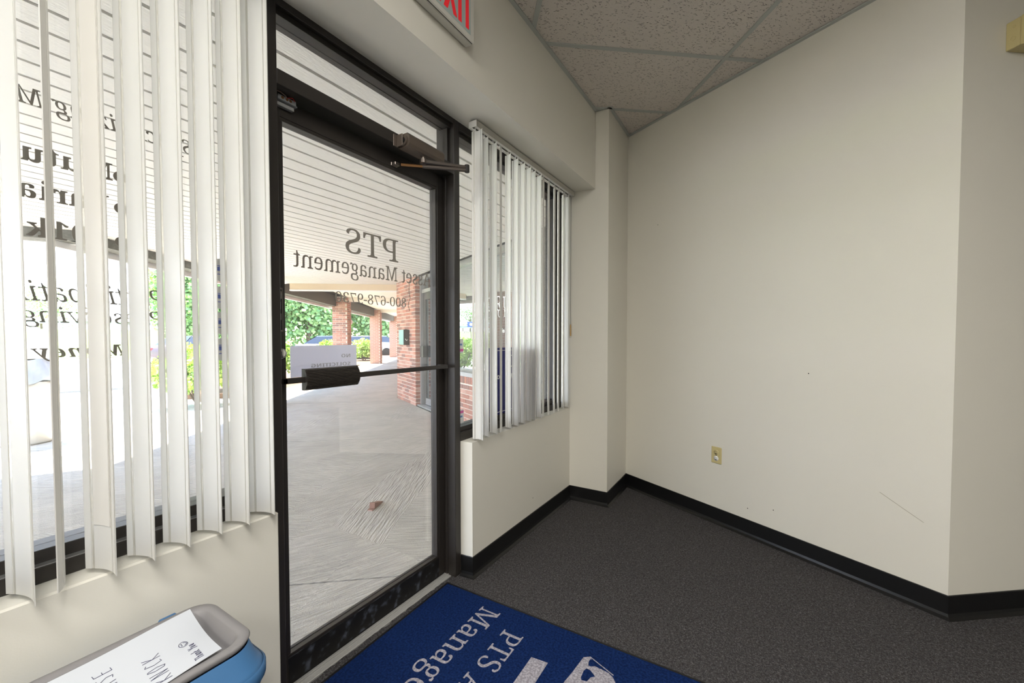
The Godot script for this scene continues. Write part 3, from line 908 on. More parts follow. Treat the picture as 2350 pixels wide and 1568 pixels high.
# ------------------------------------------------------------------ things in the room
func interior_things() -> void:
	# exit sign on the header
	var ex := thing("exit_sign", "white plastic exit sign with red letters on the header above the door", "exit sign")
	part("housing", box(V(-0.6, 2.397, 0.191), V(-0.284, 2.605, 0.226), 0.004), M.plastic_white, ex)
	part("face_plate", box(V(-0.6, 2.397, 0.2275), V(-0.284, 2.605, 0.236), 0.005), M.plastic_white, ex)
	part("seam", box(V(-0.597, 2.400, 0.2255), V(-0.287, 2.602, 0.228)), M.dark, ex)
	part("legend", box(V(-0.575, 2.418, 0.236), V(-0.309, 2.592, 0.2365)), mat(rgb(176, 192, 190), 0.4), ex)
	# block capitals with strokes of their own (E X I T)
	var yb := 2.431; var yt := 2.585; var s := 0.02
	var st := st_new()
	var z0 := 0.2365; var z1 := 0.2372
	cbox(st, V(-0.552, yb, z0), V(-0.532, yt, z1))
	for y in [yb, (yb + yt) / 2 - s / 2, yt - s]:
		cbox(st, V(-0.532, y, z0), V(-0.485, y + s, z1))
	for q in [[-0.47, -0.415], [-0.415, -0.47]]:
		var a := V(q[0], yb, z0); var b := V(q[1], yt, z0)
		quad(st, a + V(0, 0, 0.0007), a + V(0.022, 0, 0.0007), b + V(0.022, 0, 0.0007), b + V(0, 0, 0.0007))
	cbox(st, V(-0.386, yb, z0), V(-0.366, yt, z1))
	cbox(st, V(-0.341, yb, z0), V(-0.321, yt, z1)); cbox(st, V(-0.358, yt - s, z0), V(-0.304, yt, z1))
	part("letters", done(st), M.red, ex)
	# outlet low on the right wall
	var dr := V(-0.4603, 0, 0.8878); var nr := V(-0.8878, 0, -0.4603)
	var bs := Basis(dr, Vector3.UP, dr.cross(Vector3.UP))
	if bs.z.dot(nr) < 0:
		bs = Basis(-dr, Vector3.UP, (-dr).cross(Vector3.UP))
	var ou := thing("wall_outlet", "almond duplex wall outlet low on the long cream wall", "outlet")
	ou.transform = Transform3D(bs, V(A.x, 0, A.y) + dr * 0.79 + V(0, 0.447, 0) + nr * 0.0005)
	part("cover_plate", box(V(-0.035, -0.054, 0), V(0.035, 0.054, 0.006), 0.003), M.almond, ou)
	for k in 2:
		var y: float = [0.02, -0.02][k]
		var rc := part("receptacle", lathe(PackedVector2Array([Vector2(0, 0), Vector2(0.0165, 0), Vector2(0.016, 0.002), Vector2(0, 0.002)]), 20), M.almond if k == 0 else M.white_vinyl, ou, V(0, y, 0.006))
		rc.rotation.x = PI / 2
		part("slot", boxes([[V(-0.0075, y + 0.001, 0.008), V(-0.005, y + 0.009, 0.0084)], [V(0.005, y + 0.001, 0.008), V(0.0075, y + 0.009, 0.0084)], [V(-0.0028, y - 0.011, 0.008), V(0.0028, y - 0.005, 0.0084)]]), M.dark, ou)
	part("screw", rod(V(0, 0, 0.006), V(0, 0, 0.0072), 0.003, 0.003, 8), M.dark, ou)
	# alarm box high on the far right wall
	var g1 := V(G1.x, 0, G1.y); var g2 := V(G2.x, 0, G2.y)
	var al := thing("alarm_box", "almond metal alarm box high on the shaded wall at the right edge", "alarm box")
	al.transform = Transform3D(Basis(g1, Vector3.UP, g1.cross(Vector3.UP)), V(E.x, 0, E.y) + g1 * 0.2 + V(0, 2.474, 0))
	if al.basis.z.dot(g2) < 0:
		al.transform = Transform3D(Basis(-g1, Vector3.UP, (-g1).cross(Vector3.UP)), V(E.x, 0, E.y) + g1 * 0.32 + V(0, 2.474, 0))
		part("back_box", box(V(0.0, -0.057, 0), V(0.12, 0.057, 0.046), 0.002), M.almond, al)
		part("cover", box(V(-0.002, -0.059, 0.047), V(0.122, 0.059, 0.06), 0.003), M.almond, al)
		part("knockout", lathe_x(0.0088, V(0.1205, -0.018, 0.024)), M.almond, al)
		part("knockout", lathe_x(0.0045, V(0.1205, 0.03, 0.026)), M.almond, al)
	else:
		part("back_box", box(V(0.0, -0.057, 0), V(0.12, 0.057, 0.046), 0.002), M.almond, al)
		part("cover", box(V(-0.002, -0.059, 0.047), V(0.122, 0.059, 0.06), 0.003), M.almond, al)
		part("knockout", lathe_x(0.0088, V(-0.0005, -0.018, 0.024)), M.almond, al)
		part("knockout", lathe_x(0.0045, V(-0.0005, 0.03, 0.026)), M.almond, al)
	door_mat()
	bin()

func lathe_x(r: float, at: Vector3) -> ArrayMesh:   # a thin ring lying across x
	var st := st_new()
	var n := 20
	for i in n:
		var a := TAU * i / n; var b := TAU * (i + 1) / n
		tube(st, at + V(0, r * cos(a), r * sin(a)), at + V(0, r * cos(b), r * sin(b)), 0.0009, 0.0009, 5)
	return done(st)

func flat(pts: Array, y0: float, y1: float) -> ArrayMesh:
	return prism(xz(pts), y0, y1)

func door_mat() -> void:
	var m := thing("door_mat", "navy blue entrance mat with pale grey lettering inside the shop door", "door mat")
	m.position = V(-0.107, 0, -0.0757)
	m.rotation.y = 0.022
	part("rubber_backing", box(V(-0.99, 0.0, 0.0), V(0.0, 0.004, 1.2), 0.0015), M.black, m)
	part("pile", box(V(-0.976, 0.004, 0.014), V(-0.014, 0.0085, 1.186), 0.002), M.mat_blue, m)
	var o := V(0.107, 0, 0.0757)
	var xf := Transform3D(Basis(Vector3.UP, 0.022), V(-0.107, 0, -0.0757)).affine_inverse()
	var L := V(-1, 0, 0); var U := V(0, 0, 1)
	# the letters read for someone stepping in
	var t1 := lettering("lettering", "PTS Asset", m, V(0, 0, 0), L, U, 0.09, M.mat_grey, "Droid Serif", 400, 0.0, 0.0, 0.001)
	t1.position += xf * V(-0.240, 0.0082, 0.349)
	var t2 := lettering("lettering", "Management", m, V(0, 0, 0), L, U, 0.096, M.mat_grey, "Droid Serif", 400, 0.0, 0.0, 0.001)
	t2.position += xf * V(-0.170, 0.0082, 0.186)
	var q := func(list: Array) -> ArrayMesh:
		var p := PackedVector2Array()
		for i in range(0, list.size(), 2):
			var w: Vector3 = xf * V(list[i], 0, list[i + 1])
			p.append(Vector2(w.x, w.z))
		return prism(p, 0.0078, 0.0092)
	part("bar_mark", q.call([-0.3117, 0.5158, -0.303, 0.5815, -0.92, 0.595, -0.92, 0.53]), M.mat_grey, m)
	part("logo_mark", q.call([-0.1913, 0.7047, -0.2085, 0.6835, -0.2905, 0.676, -0.3461, 0.6686, -0.50, 0.66, -0.50, 0.81, -0.2855, 0.82, -0.2565, 0.822, -0.2385, 0.8055, -0.2295, 0.788, -0.2265, 0.7585, -0.2035, 0.7135]), M.mat_grey, m)
	part("logo_line", q.call([-0.1913, 0.7047, -0.195, 0.706, -0.232, 0.806, -0.228, 0.806]), M.mat_grey, m)
	var cut := func(list: Array) -> ArrayMesh:
		var p := PackedVector2Array()
		for i in range(0, list.size(), 2):
			var w: Vector3 = xf * V(list[i], 0, list[i + 1])
			p.append(Vector2(w.x, w.z))
		return prism(p, 0.0085, 0.0096)
	part("logo_cutout", cut.call([-0.203, 0.709, -0.218, 0.708, -0.235, 0.713, -0.236, 0.722, -0.226, 0.735, -0.228, 0.757, -0.2215, 0.76, -0.2075, 0.726]), M.mat_blue, m)
	part("logo_cutout", cut.call([-0.252, 0.713, -0.268, 0.708, -0.300, 0.711, -0.310, 0.717, -0.305, 0.735, -0.282, 0.74, -0.2700, 0.752, -0.2630, 0.742, -0.2530, 0.728]), M.mat_blue, m)

func rrect(x0: float, x1: float, z0: float, z1: float, r: float, n := 8) -> PackedVector2Array:
	var p := PackedVector2Array()
	for c in [[x1 - r, z1 - r, 0.0], [x0 + r, z1 - r, PI / 2], [x0 + r, z0 + r, PI], [x1 - r, z0 + r, PI * 1.5]]:
		for i in n + 1:
			var a: float = c[2] + PI / 2 * i / n
			p.append(Vector2(c[0] + r * cos(a), c[1] + r * sin(a)))
	return p

func loft(rings: Array, close_top := false, close_bottom := false) -> ArrayMesh:   # rings: [PackedVector2Array (x,z), y]
	var st := st_new()
	st.set_smooth_group(1)
	for i in rings.size() - 1:
		var p: PackedVector2Array = rings[i][0]; var q: PackedVector2Array = rings[i + 1][0]
		var y0: float = rings[i][1]; var y1: float = rings[i + 1][1]
		for k in p.size():
			var l := (k + 1) % p.size()
			quad(st, V(p[l].x, y0, p[l].y), V(p[k].x, y0, p[k].y), V(q[k].x, y1, q[k].y), V(q[l].x, y1, q[l].y))
	st.set_smooth_group(-1)
	for e in [[close_top, rings.size() - 1, true], [close_bottom, 0, false]]:
		if e[0]:
			var p: PackedVector2Array = rings[e[1]][0]; var y: float = rings[e[1]][1]
			for k in range(1, p.size() - 1):
				if e[2]: tri(st, V(p[0].x, y, p[0].y), V(p[k + 1].x, y, p[k + 1].y), V(p[k].x, y, p[k].y))
				else: tri(st, V(p[0].x, y, p[0].y), V(p[k].x, y, p[k].y), V(p[k + 1].x, y, p[k + 1].y))
	return done(st)

func bin() -> void:
	var b := thing("waste_bin", "slim dark waste bin with a blue lid and grey tray top under the left window", "waste bin")
	# outer sizes: x -1.70 .. -1.165, z 0.055 .. 0.345
	part("body", loft([[rrect(-1.66, -1.225, 0.09, 0.315, 0.05), 0.0], [rrect(-1.69, -1.185, 0.068, 0.330, 0.055), 0.49]], false, true), M.bin_black, b)
	part("lid", loft([[rrect(-1.705, -1.172, 0.055, 0.352, 0.062), 0.468], [rrect(-1.708, -1.168, 0.053, 0.355, 0.064), 0.478], [rrect(-1.708, -1.168, 0.053, 0.355, 0.064), 0.508], [rrect(-1.702, -1.174, 0.056, 0.348, 0.060), 0.514], [rrect(-1.70, -1.178, 0.058, 0.338, 0.055), 0.520], [rrect(-1.695, -1.184, 0.060, 0.312, 0.05), 0.545]], false, true), M.bin_blue, b)
	part("lid_rim", loft([[rrect(-1.7115, -1.1645, 0.0495, 0.3585, 0.066), 0.484], [rrect(-1.712, -1.164, 0.049, 0.359, 0.066), 0.489], [rrect(-1.712, -1.164, 0.049, 0.359, 0.066), 0.505], [rrect(-1.708, -1.168, 0.053, 0.355, 0.064), 0.509]]), M.bin_blue, b)
	part("tray", loft([[rrect(-1.698, -1.180, 0.061, 0.300, 0.05), 0.540], [rrect(-1.702, -1.175, 0.058, 0.303, 0.052), 0.549], [rrect(-1.700, -1.178, 0.060, 0.300, 0.05), 0.553], [rrect(-1.685, -1.193, 0.074, 0.286, 0.042), 0.553], [rrect(-1.680, -1.198, 0.080, 0.280, 0.038), 0.549], [rrect(-1.672, -1.208, 0.090, 0.272, 0.03), 0.515], [rrect(-1.665, -1.216, 0.098, 0.266, 0.025), 0.511]], true), M.bin_grey, b)
	part("hinge", boxes([[V(-1.275, 0.535, 0.045), V(-1.24, 0.551, 0.062)]], 0.003), M.bin_blue, b)
	part("tape", box(V(-1.262, 0.511, 0.185), V(-1.225, 0.512, 0.215)), mat(rgb(172, 166, 162), 0.3), b)
	# paper with a handwritten note
	var p := thing("paper_note", "white paper with a handwritten please knock note lying on the grey bin tray", "note")
	var a := Vector2(-1.221, 0.0735); var d := Vector2(-1.240, 0.2815)       # right edge, back to front
	var ax := Vector2(-0.996, 0.083).normalized()                            # to the left
	var hz := (d - a).normalized()
	var hgt := func(s: float, t: float) -> float:      # s leftwards, t frontwards; the free end sags into the tray
		return 0.5552 + 0.0015 * sin(s * 22.0 + 1.0) - 0.010 * exp(-s * 22.0) * sin(PI * clampf(t / 0.209, 0, 1))
	var st := st_new()
	st.set_smooth_group(1)
	var ns := 14; var nt := 10
	var pt := func(i: float, j: float) -> Vector3:
		var s := 0.279 * i / ns; var t := 0.209 * j / nt
		var q: Vector2 = a + ax * s + hz * t
		return V(q.x, hgt.call(s, t), q.y)
	for i in ns:
		for j in nt:
			quad(st, pt.call(i, j), pt.call(i + 1, j), pt.call(i + 1, j + 1), pt.call(i, j + 1))
			quad(st, pt.call(i, j) - V(0, 0.0004, 0), pt.call(i, j + 1) - V(0, 0.0004, 0), pt.call(i + 1, j + 1) - V(0, 0.0004, 0), pt.call(i + 1, j) - V(0, 0.0004, 0))
	part("sheet", done(st), M.paper, p)
	# strokes: letters in a unit box, x right, y up; text runs front to back, its up points left
	var G := {"T": [[0, 1, 1, 1], [0.5, 1, 0.5, 0]], "h": [[0, 1, 0, 0], [0, 0.45, 0.35, 0.6, 0.6, 0.45, 0.6, 0]], "a": [[0.6, 0.55, 0.2, 0.6, 0.05, 0.25, 0.3, 0, 0.6, 0.25, 0.6, 0.6, 0.65, 0]], "n": [[0, 0.6, 0, 0], [0, 0.4, 0.35, 0.6, 0.6, 0.4, 0.6, 0]], "k": [[0, 1, 0, 0], [0.55, 0.6, 0, 0.3, 0.6, 0]], "Y": [[0, 1, 0.45, 0.5], [0.9, 1, 0.3, -0.1]], "o": [[0.3, 0.6, 0.05, 0.4, 0.1, 0.05, 0.4, 0, 0.6, 0.3, 0.3, 0.6]], "u": [[0, 0.6, 0.05, 0.1, 0.4, 0.05, 0.6, 0.6, 0.65, 0]],
		"K": [[0.1, 1, 0, 0], [0.75, 1, 0.05, 0.45, 0.8, 0]], "N": [[0.05, 0, 0.1, 1, 0.6, 0, 0.75, 1]], "O": [[0.4, 1, 0.05, 0.6, 0.1, 0.1, 0.45, 0, 0.75, 0.45, 0.6, 0.95, 0.4, 1]], "C": [[0.75, 0.9, 0.35, 1, 0.05, 0.5, 0.25, 0.05, 0.7, 0.1]], "P": [[0.05, 0, 0.1, 1, 0.6, 0.95, 0.7, 0.6, 0.1, 0.45]], "L": [[0.1, 1, 0.05, 0, 0.7, 0.05]], "E": [[0.75, 1, 0.1, 0.95, 0.05, 0, 0.7, 0.05], [0.08, 0.5, 0.6, 0.52]], "A": [[0, 0, 0.4, 1, 0.75, 0], [0.15, 0.4, 0.65, 0.4]], "S": [[0.7, 0.9, 0.35, 1, 0.1, 0.75, 0.6, 0.4, 0.5, 0.05, 0.05, 0.1]]}
	var ink := st_new()
	var pen := func(s: float, t: float) -> Vector3:
		var q: Vector2 = a + ax * s + hz * t
		return V(q.x, hgt.call(s, t) + 0.0006, q.y)
	var stroke := func(l: Array, s0: float, t0: float, sz: float, wd: float) -> void:
		for i in range(0, l.size() - 2, 2):
			tube(ink, pen.call(s0 + l[i + 1] * sz, t0 - l[i] * wd), pen.call(s0 + l[i + 3] * sz, t0 - l[i + 2] * wd), 0.00055, 0.00055, 4)
	# [text, distance of its foot from the right edge, where it begins, size, letter width, step]
	for line in [["Thank You", 0.030, 0.198, 0.0155, 0.0062, 0.0078], ["KNOCK", 0.086, 0.198, 0.029, 0.015, 0.0215], ["PLEASE", 0.155, 0.19, 0.028, 0.016, 0.024]]:
		var t: float = line[2]
		for ch in String(line[0]):
			if G.has(ch):
				for l in G[ch]:
					stroke.call(l, line[1], t, line[3], line[4])
			t -= line[5]
	for f in [[0.046, 0.117, 0.0095, 0.0], [0.049, 0.120, 0.0009, 0.0], [0.049, 0.1145, 0.0009, 0.0]]:   # smiling face
		for i in 16:
			var u0 := TAU * i / 16; var u1 := TAU * (i + 1) / 16
			tube(ink, pen.call(f[0] + f[2] * 0.85 * sin(u0), f[1] + f[2] * cos(u0)), pen.call(f[0] + f[2] * 0.85 * sin(u1), f[1] + f[2] * cos(u1)), 0.0005, 0.0005, 4)
	for i in 8:
		var u0 := PI + PI * i / 8; var u1 := PI + PI * (i + 1) / 8
		tube(ink, pen.call(0.045 + 0.005 * sin(u0), 0.117 + 0.0055 * cos(u0)), pen.call(0.045 + 0.005 * sin(u1), 0.117 + 0.0055 * cos(u1)), 0.0005, 0.0005, 4)
	part("handwriting", done(ink), M.ink, p)

# ------------------------------------------------------------------ canopy and walkway outside
const DB := Vector2(0.7625, -0.647)       # along the columns
const PB := Vector2(0.647, 0.7625)        # from the columns to the building
const DA := Vector2(-0.86, -0.51)         # the canopy's other wing
const KINK := Vector2(-0.39, -4.68)
const COL := Vector2(11.05, -14.39)
const NP := Vector2(3.70, -4.105)         # the neighbour's brick face
const DN := Vector2(0.4412, -0.8974)
const NN := Vector2(-0.8974, -0.4412)

func bar2(st: SurfaceTool, a: Vector2, b: Vector2, y0: float, y1: float, t0: float, t1: float, nrm: Vector2) -> void:
	cprism(st, PackedVector2Array([a + nrm * t0, b + nrm * t0, b + nrm * t1, a + nrm * t1]), y0, y1)

func canopy() -> void:
	# planks run along the front; each is clipped by the beams and the neighbour's wall
	var far0 := Vector2(3.04, -6.92); var far1 := Vector2(4.33, -5.26)
	var nw := NP + DN * -4.4
	var region := PackedVector2Array([Vector2(-5.5, -0.19), Vector2(nw.x, -0.19), NP + DN * 1.2, far1, far0, KINK + DB * 4.48, KINK, KINK + DA * 5.9])
	var cp := structure("canopy", "cream plank soffit of the covered walkway outside the shop front")
	var z := -0.19
	while z > -7.6:
		var row := xz([-6, z, 6, z, 6, z - 0.129, -6, z - 0.129])
		for q in Geometry2D.intersect_polygons(row, region):
			if absf(area2(q)) > 0.01:
				part("plank", prism(q, SOFFIT, SOFFIT + 0.018), M.plank, cp)
		z -= 0.1475
	part("backing", prism(region, SOFFIT + 0.012, SOFFIT + 0.05), M.plank_back, cp)
	# far bay: plain pale soffit with cross beams
	var c1 := COL - DB * 6.06; var c0 := c1 - DB * 6.06; var c3 := COL + DB * 6.06
	var wall0 := NP + DN * 1.19
	part("far_soffit", prism(PackedVector2Array([far0 + Vector2(0.02, -0.02), far1, wall0 + DB * 16.0, c3 + DB * 3.0 + PB * 0.2]), 2.49, 2.53), M.cream, cp)
	part("roof", prism(PackedVector2Array([Vector2(-5.5, -0.25), Vector2(nw.x + 1.0, -0.25), wall0 + Vector2(3, 1), wall0 + DB * 16.0 + PB, c3 + DB * 3.0 - PB * 0.1, KINK - PB * 0.1, KINK + DA * 5.9]), 2.56, 2.62), M.plank_back, cp)
	var st := st_new()
	bar2(st, far0, far1, 2.17, 2.5, 0.0, 0.06, Vector2(0.79, -0.61))
	part("cross_beam", done(st), M.tan, cp)
	part("cross_trim", boxes([]) if false else cross_trim(far0, far1), M.white, cp)
	for c in [c1, COL, c3]:
		st = st_new()
		bar2(st, c + PB * 0.45 + DB * 0.15, c + PB * 3.2 + DB * 0.15, 2.36, 2.49, 0.0, 0.2, DB)
		part("cross_beam", done(st), M.cream, cp)
	# edge beams of rough dark board, pale fascia outside
	st = st_new()
	bar2(st, KINK, c3 + DB * 3.0 + PB * 0.32, 2.195, 2.52, -0.2, 0.0, PB)
	bar2(st, KINK, KINK + DA * 5.9, 2.195, 2.52, -0.2, 0.0, Vector2(-DA.y, DA.x) * -1.0)
	part("edge_beam", done(st), M.beam, cp)
	st = st_new()
	bar2(st, KINK, c3 + DB * 3.0 + PB * 0.32, 2.13, 2.7, -0.27, -0.22, PB)
	bar2(st, KINK, KINK + DA * 5.9, 2.19, 2.7, -0.27, -0.22, Vector2(DA.y, -DA.x))
	part("fascia", done(st), M.white, cp)
	# columns
	brick_column(c0, 0, "brick canopy column hidden behind the blind beside the shop door")
	brick_column(c1, 1, "nearest brick canopy column seen through the door glass, behind the notice")
	brick_column(COL, 2, "second brick canopy column, between the two round bushes")
	brick_column(c3, 2, "farthest brick canopy column, beside the neighbour's brick pier")
	for k in 2:
		var c: Vector2 = [c1, COL][k]
		var at := c + PB * 0.36 + DB * 0.5
		var l := thing("globe_lamp", ["white globe lamp on the nearest brick column", "white globe lamp on the second brick column"][k], "lamp", V(at.x, 1.82, at.y), 0, "globe lamps on the canopy columns")
		var bm := st_new()
		cprism(bm, PackedVector2Array([DB * 0.0 - PB * 0.04, DB * 0.26 - PB * 0.04, DB * 0.26 + PB * 0.04, PB * 0.04]), 0.0, 0.07)
		part("bracket", done(bm), M.dark, l)
		part("globe", ball(0.095), mat(rgb(240, 226, 224), 0.3), l, V(DB.x * 0.2, -0.1, DB.y * 0.2))
	# walkway slabs between joints that run across the walk
	var wk := structure("walkway", "pale broom-finished concrete walkway outside the shop")
	var walk := PackedVector2Array([Vector2(-9, -0.2), Vector2(nw.x, -0.2), NP + DN * 1.19, wall0 + DB * 17.0, c3 + DB * 5 - PB * 0.25, c0 - PB * 0.25, Vector2(-1.5, -8.2), Vector2(-9, -8.2)])
	var j := Vector2(1.09, -3.54)
	for k in range(-5, 9):
		var a := j + DB * (-0.02 + 3.0 * k)
		var strip := PackedVector2Array([a - PB * 14, a + DB * 2.988 - PB * 14, a + DB * 2.988 + PB * 9, a + PB * 9])
		for q in Geometry2D.intersect_polygons(strip, walk):
			part("slab", prism(q, GROUND - 0.15, GROUND), M.concrete, wk)
	part("base", prism(walk, GROUND - 0.25, GROUND - 0.012), M.plank_back, wk)

func cross_trim(a: Vector2, b: Vector2) -> ArrayMesh:
	var st := st_new()
	bar2(st, a, b, 2.15, 2.172, -0.012, 0.08, Vector2(0.79, -0.61))
	return done(st)

# one face of brickwork, running bond; o = left foot of the face, d = along it, n = out of it
func brick_face(parent: Node, o: Vector2, d: Vector2, n: Vector2, length: float, y0: float, y1: float, single := true, course := 0.0655, bl := 0.205) -> void:
	var g := 0.010
	var bs := Basis(V(d.x, 0, d.y), Vector3.UP, V(n.x, 0, n.y))
	if bs.determinant() < 0:
		o = o + d * length
		d = -d
		bs = Basis(V(d.x, 0, d.y), Vector3.UP, V(n.x, 0, n.y))
	var meshes := {}
	var joined := st_new()
	var row := 0
	var y := y0
	while y < y1 - 0.02:
		var x := -bl / 2 if row % 2 else 0.0
		var h := minf(course - g, y1 - y)
		while x < length - 0.015:
			var a := maxf(x, 0.0); var b := minf(x + bl - g, length)
			if length - b < 0.05: b = length
			if a > 0.0 and length - a < 0.06: break
			if b - a > 0.02:
				var at := V(o.x, y, o.y) + bs.x * a
				if single:
					var key := "%.3f %.3f" % [b - a, h]
					if not meshes.has(key):
						meshes[key] = box(V(0, 0, -0.02), V(b - a, h, 0.006), 0.003)
					var p := part("brick", meshes[key], M.bricks[rng.randi() % M.bricks.size()], parent)
					p.transform = Transform3D(bs, at + bs.z * rng.randf_range(-0.0012, 0.0012))
				else:
					cbox(joined, V(0, 0, -0.02), V(b - a, h, 0.006), 0.0, Transform3D(bs, at))
			x += bl
		y += course
		row += 1
	if not single:
		var p := part("brickwork", done(joined), M.brick_far, parent)
		p.set_meta("kind", "stuff")

func brick_column(c: Vector2, detail: int, label: String) -> void:
	var w := 0.45; var dp := 0.5
	var t := thing("brick_column", label, "column", Vector3.ZERO, 0, "brick columns of the canopy")
	part("core", prism(PackedVector2Array([c, c + PB * w, c + PB * w + DB * dp, c + DB * dp]), GROUND, 2.5), M.mortar, t)
	brick_face(t, c, PB, -DB, w, GROUND, 2.48, detail == 1)
	brick_face(t, c + PB * w, DB, PB, dp, GROUND, 2.48, detail == 1)
	if detail != 1:
		brick_face(t, c, DB, -PB, dp, GROUND, 2.3, false)

func neighbour() -> void:
	var rec := 0.12
	var at := func(s: float, off: float) -> Vector2: return NP + DN * s + NN * off
	# brick pier right of the walkway view
	var p := structure("wall_pier", "brick pier of the neighbouring shop seen through the door glass")
	part("core", prism(PackedVector2Array([at.call(0, 0), at.call(1.12, 0), at.call(1.12, -0.6), at.call(0, -0.6)]), GROUND, SOFFIT + 0.2), M.mortar, p)
	brick_face(p, at.call(0, 0), DN, NN, 1.12, GROUND, SOFFIT, true)
	brick_face(p, at.call(0, 0), -NN, -DN, rec, GROUND, SOFFIT, true)
	# wall behind and beyond the pier
	var wn := structure("wall_outer", "neighbouring shop's outer wall beside the walkway")
	part("wall_run", prism(PackedVector2Array([at.call(1.12, -0.02), at.call(1.12, -0.02) + DB * 17.0, at.call(1.12, -0.4) + DB * 17.0, at.call(1.12, -0.4)]), GROUND, 2.6), M.brick_far, wn)
	# dark shop interior
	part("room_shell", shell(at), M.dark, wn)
	# knee wall, sill, near pier
	var k := structure("wall_knee", "low brick wall with a soldier course under the neighbour's window")
	part("core", prism(PackedVector2Array([at.call(-3.55, -0.006), at.call(-0.95, -0.006), at.call(-0.95, -0.3), at.call(-3.55, -0.3)]), GROUND, 0.68), M.mortar, k)
	brick_face(k, at.call(-3.55, -0.006), DN, NN, 2.6, GROUND, 0.572, true)
	brick_soldier(k, at.call(-3.55, -0.006), 2.6, 0.58, 0.675)
	var sl := st_new()
	cprism(sl, PackedVector2Array([at.call(-3.55, 0.02), at.call(-0.95, 0.02), at.call(-0.95, -0.14), at.call(-3.55, -0.14)]), 0.68, 0.735)
	part("sill", done(sl), mat(rgb(176, 178, 176), 0.7), k)
	var np := structure("wall_near", "brick pier at the near end of the neighbour's window")
	part("core", prism(PackedVector2Array([at.call(-4.3, 0), at.call(-3.55, 0), at.call(-3.55, -0.4), at.call(-4.3, -0.4)]), GROUND, SOFFIT + 0.2), M.mortar, np)
	brick_face(np, at.call(-3.84, 0), DN, NN, 0.29, GROUND, SOFFIT, true)
	part("rough_panel", prism(PackedVector2Array([at.call(-4.3, 0.0), at.call(-3.84, 0.0), at.call(-3.84, 0.012), at.call(-4.3, 0.012)]), GROUND, SOFFIT), M.beam, np)
	# window
	var wd := thing("shop_window", "neighbouring shop's reflective display window with white lettering", "window")
	var gf := mat(rgb(150, 150, 146), 0.4, 0.5)
	var st := st_new()
	var bar := func(into: SurfaceTool, s0: float, s1: float, y0: float, y1: float, o0: float, o1: float) -> void:
		cprism(into, PackedVector2Array([at.call(s0, o0), at.call(s1, o0), at.call(s1, o1), at.call(s0, o1)]), y0, y1)
	bar.call(st, -3.55, -0.96, 2.23, 2.3, -0.06, -0.16)
	bar.call(st, -3.55, -0.96, 0.735, 0.765, -0.08, -0.16)
	for s in [-3.55, -2.25, -1.02]:
		bar.call(st, s, s + 0.05, 0.765, 2.23, -0.09, -0.15)
	part("frame", done(st), gf, wd)
	st = st_new()
	bar.call(st, -3.5, -1.02, 0.765, 2.23, -0.117, -0.123)
	part("pane", done(st), M.glass_next, wd)
	var X := V(DN.x, 0, DN.y) * -1.0       # read from the walkway
	var w3 := func(s: float, y: float) -> Vector3:
		var q: Vector2 = at.call(s, -0.115)
		return V(q.x, y, q.y)
	for q in [["www.A", -1.75, 1.268, 0.05, 700], ["a", -2.50, 1.268, 0.052, 700], ["ra", -2.66, 1.268, 0.052, 700], ["io", -2.86, 1.268, 0.05, 700], [".", -3.05, 1.268, 0.05, 700], ["W", -1.83, 1.48, 0.08, 400], ["U", -2.47, 1.545, 0.17, 400], ["R", -2.70, 1.545, 0.175, 400], ["U", -2.88, 1.55, 0.15, 400], ["G", -3.14, 1.6, 0.15, 400], ["I", -2.50, 1.46, 0.09, 400], ["O", -2.76, 1.46, 0.09, 400], ["N", -2.90, 1.46, 0.09, 400]]:
		lettering("lettering", q[0], wd, w3.call(q[1], q[2]), X, Vector3.UP, q[3], M.white_vinyl, "Droid Sans" if q[4] == 700 else "Droid Serif", q[4])
	# door
	var dr := thing("shop_door", "neighbouring shop's aluminium glass door beside the brick pier", "door")
	st = st_new()
	bar.call(st, -0.95, 0.0, 2.0, 2.06, -0.1, -0.2)
	bar.call(st, -0.95, 0.0, 2.24, 2.3, -0.1, -0.2)
	bar.call(st, -0.06, 0.0, GROUND, 2.3, -0.08, -0.2)
	bar.call(st, -0.95, -0.89, GROUND, 2.3, -0.08, -0.2)
	bar.call(st, -0.95, 0.0, GROUND, GROUND + 0.03, -0.02, -0.2)
	part("frame", done(st), mat(rgb(168, 168, 166), 0.4, 0.5), dr)
	st = st_new()
	bar.call(st, -0.16, -0.06, 0.02, 2.0, -0.13, -0.18)
	bar.call(st, -0.89, -0.79, 0.02, 2.0, -0.13, -0.18)
	bar.call(st, -0.79, -0.16, 1.88, 2.0, -0.13, -0.18)
	part("leaf_frame", done(st), mat(rgb(92, 90, 86), 0.45, 0.4), dr)
	st = st_new()
	bar.call(st, -0.79, -0.16, 0.02, 0.13, -0.13, -0.18)
	part("bottom_rail", done(st), mat(rgb(160, 160, 162), 0.4, 0.5), dr)
	st = st_new()
	bar.call(st, -0.79, -0.16, 0.13, 1.88, -0.152, -0.158)
	bar.call(st, -0.89, -0.06, 2.06, 2.24, -0.152, -0.158)
	part("pane", done(st), M.glass_next, dr)
	st = st_new()
	bar.call(st, -0.22, -0.06, 0.86, 1.06, -0.06, -0.13)
	part("push_plate", done(st), mat(rgb(70, 68, 64), 0.4, 0.6), dr)
	var pc := func(s: float, y: float) -> Vector3:
		var q: Vector2 = at.call(s, 0.012)
		return V(q.x, y, q.y)
	var cb := thing("cable", "thin dark cable hanging loose down the neighbour's brick pier", "cable")
	part("cable", wire([pc.call(0.30, 2.27), pc.call(0.31, 2.05), pc.call(0.24, 1.93), pc.call(0.34, 1.86), pc.call(0.36, 1.79), pc.call(0.27, 1.7)], 0.004, 5), M.dark, cb)
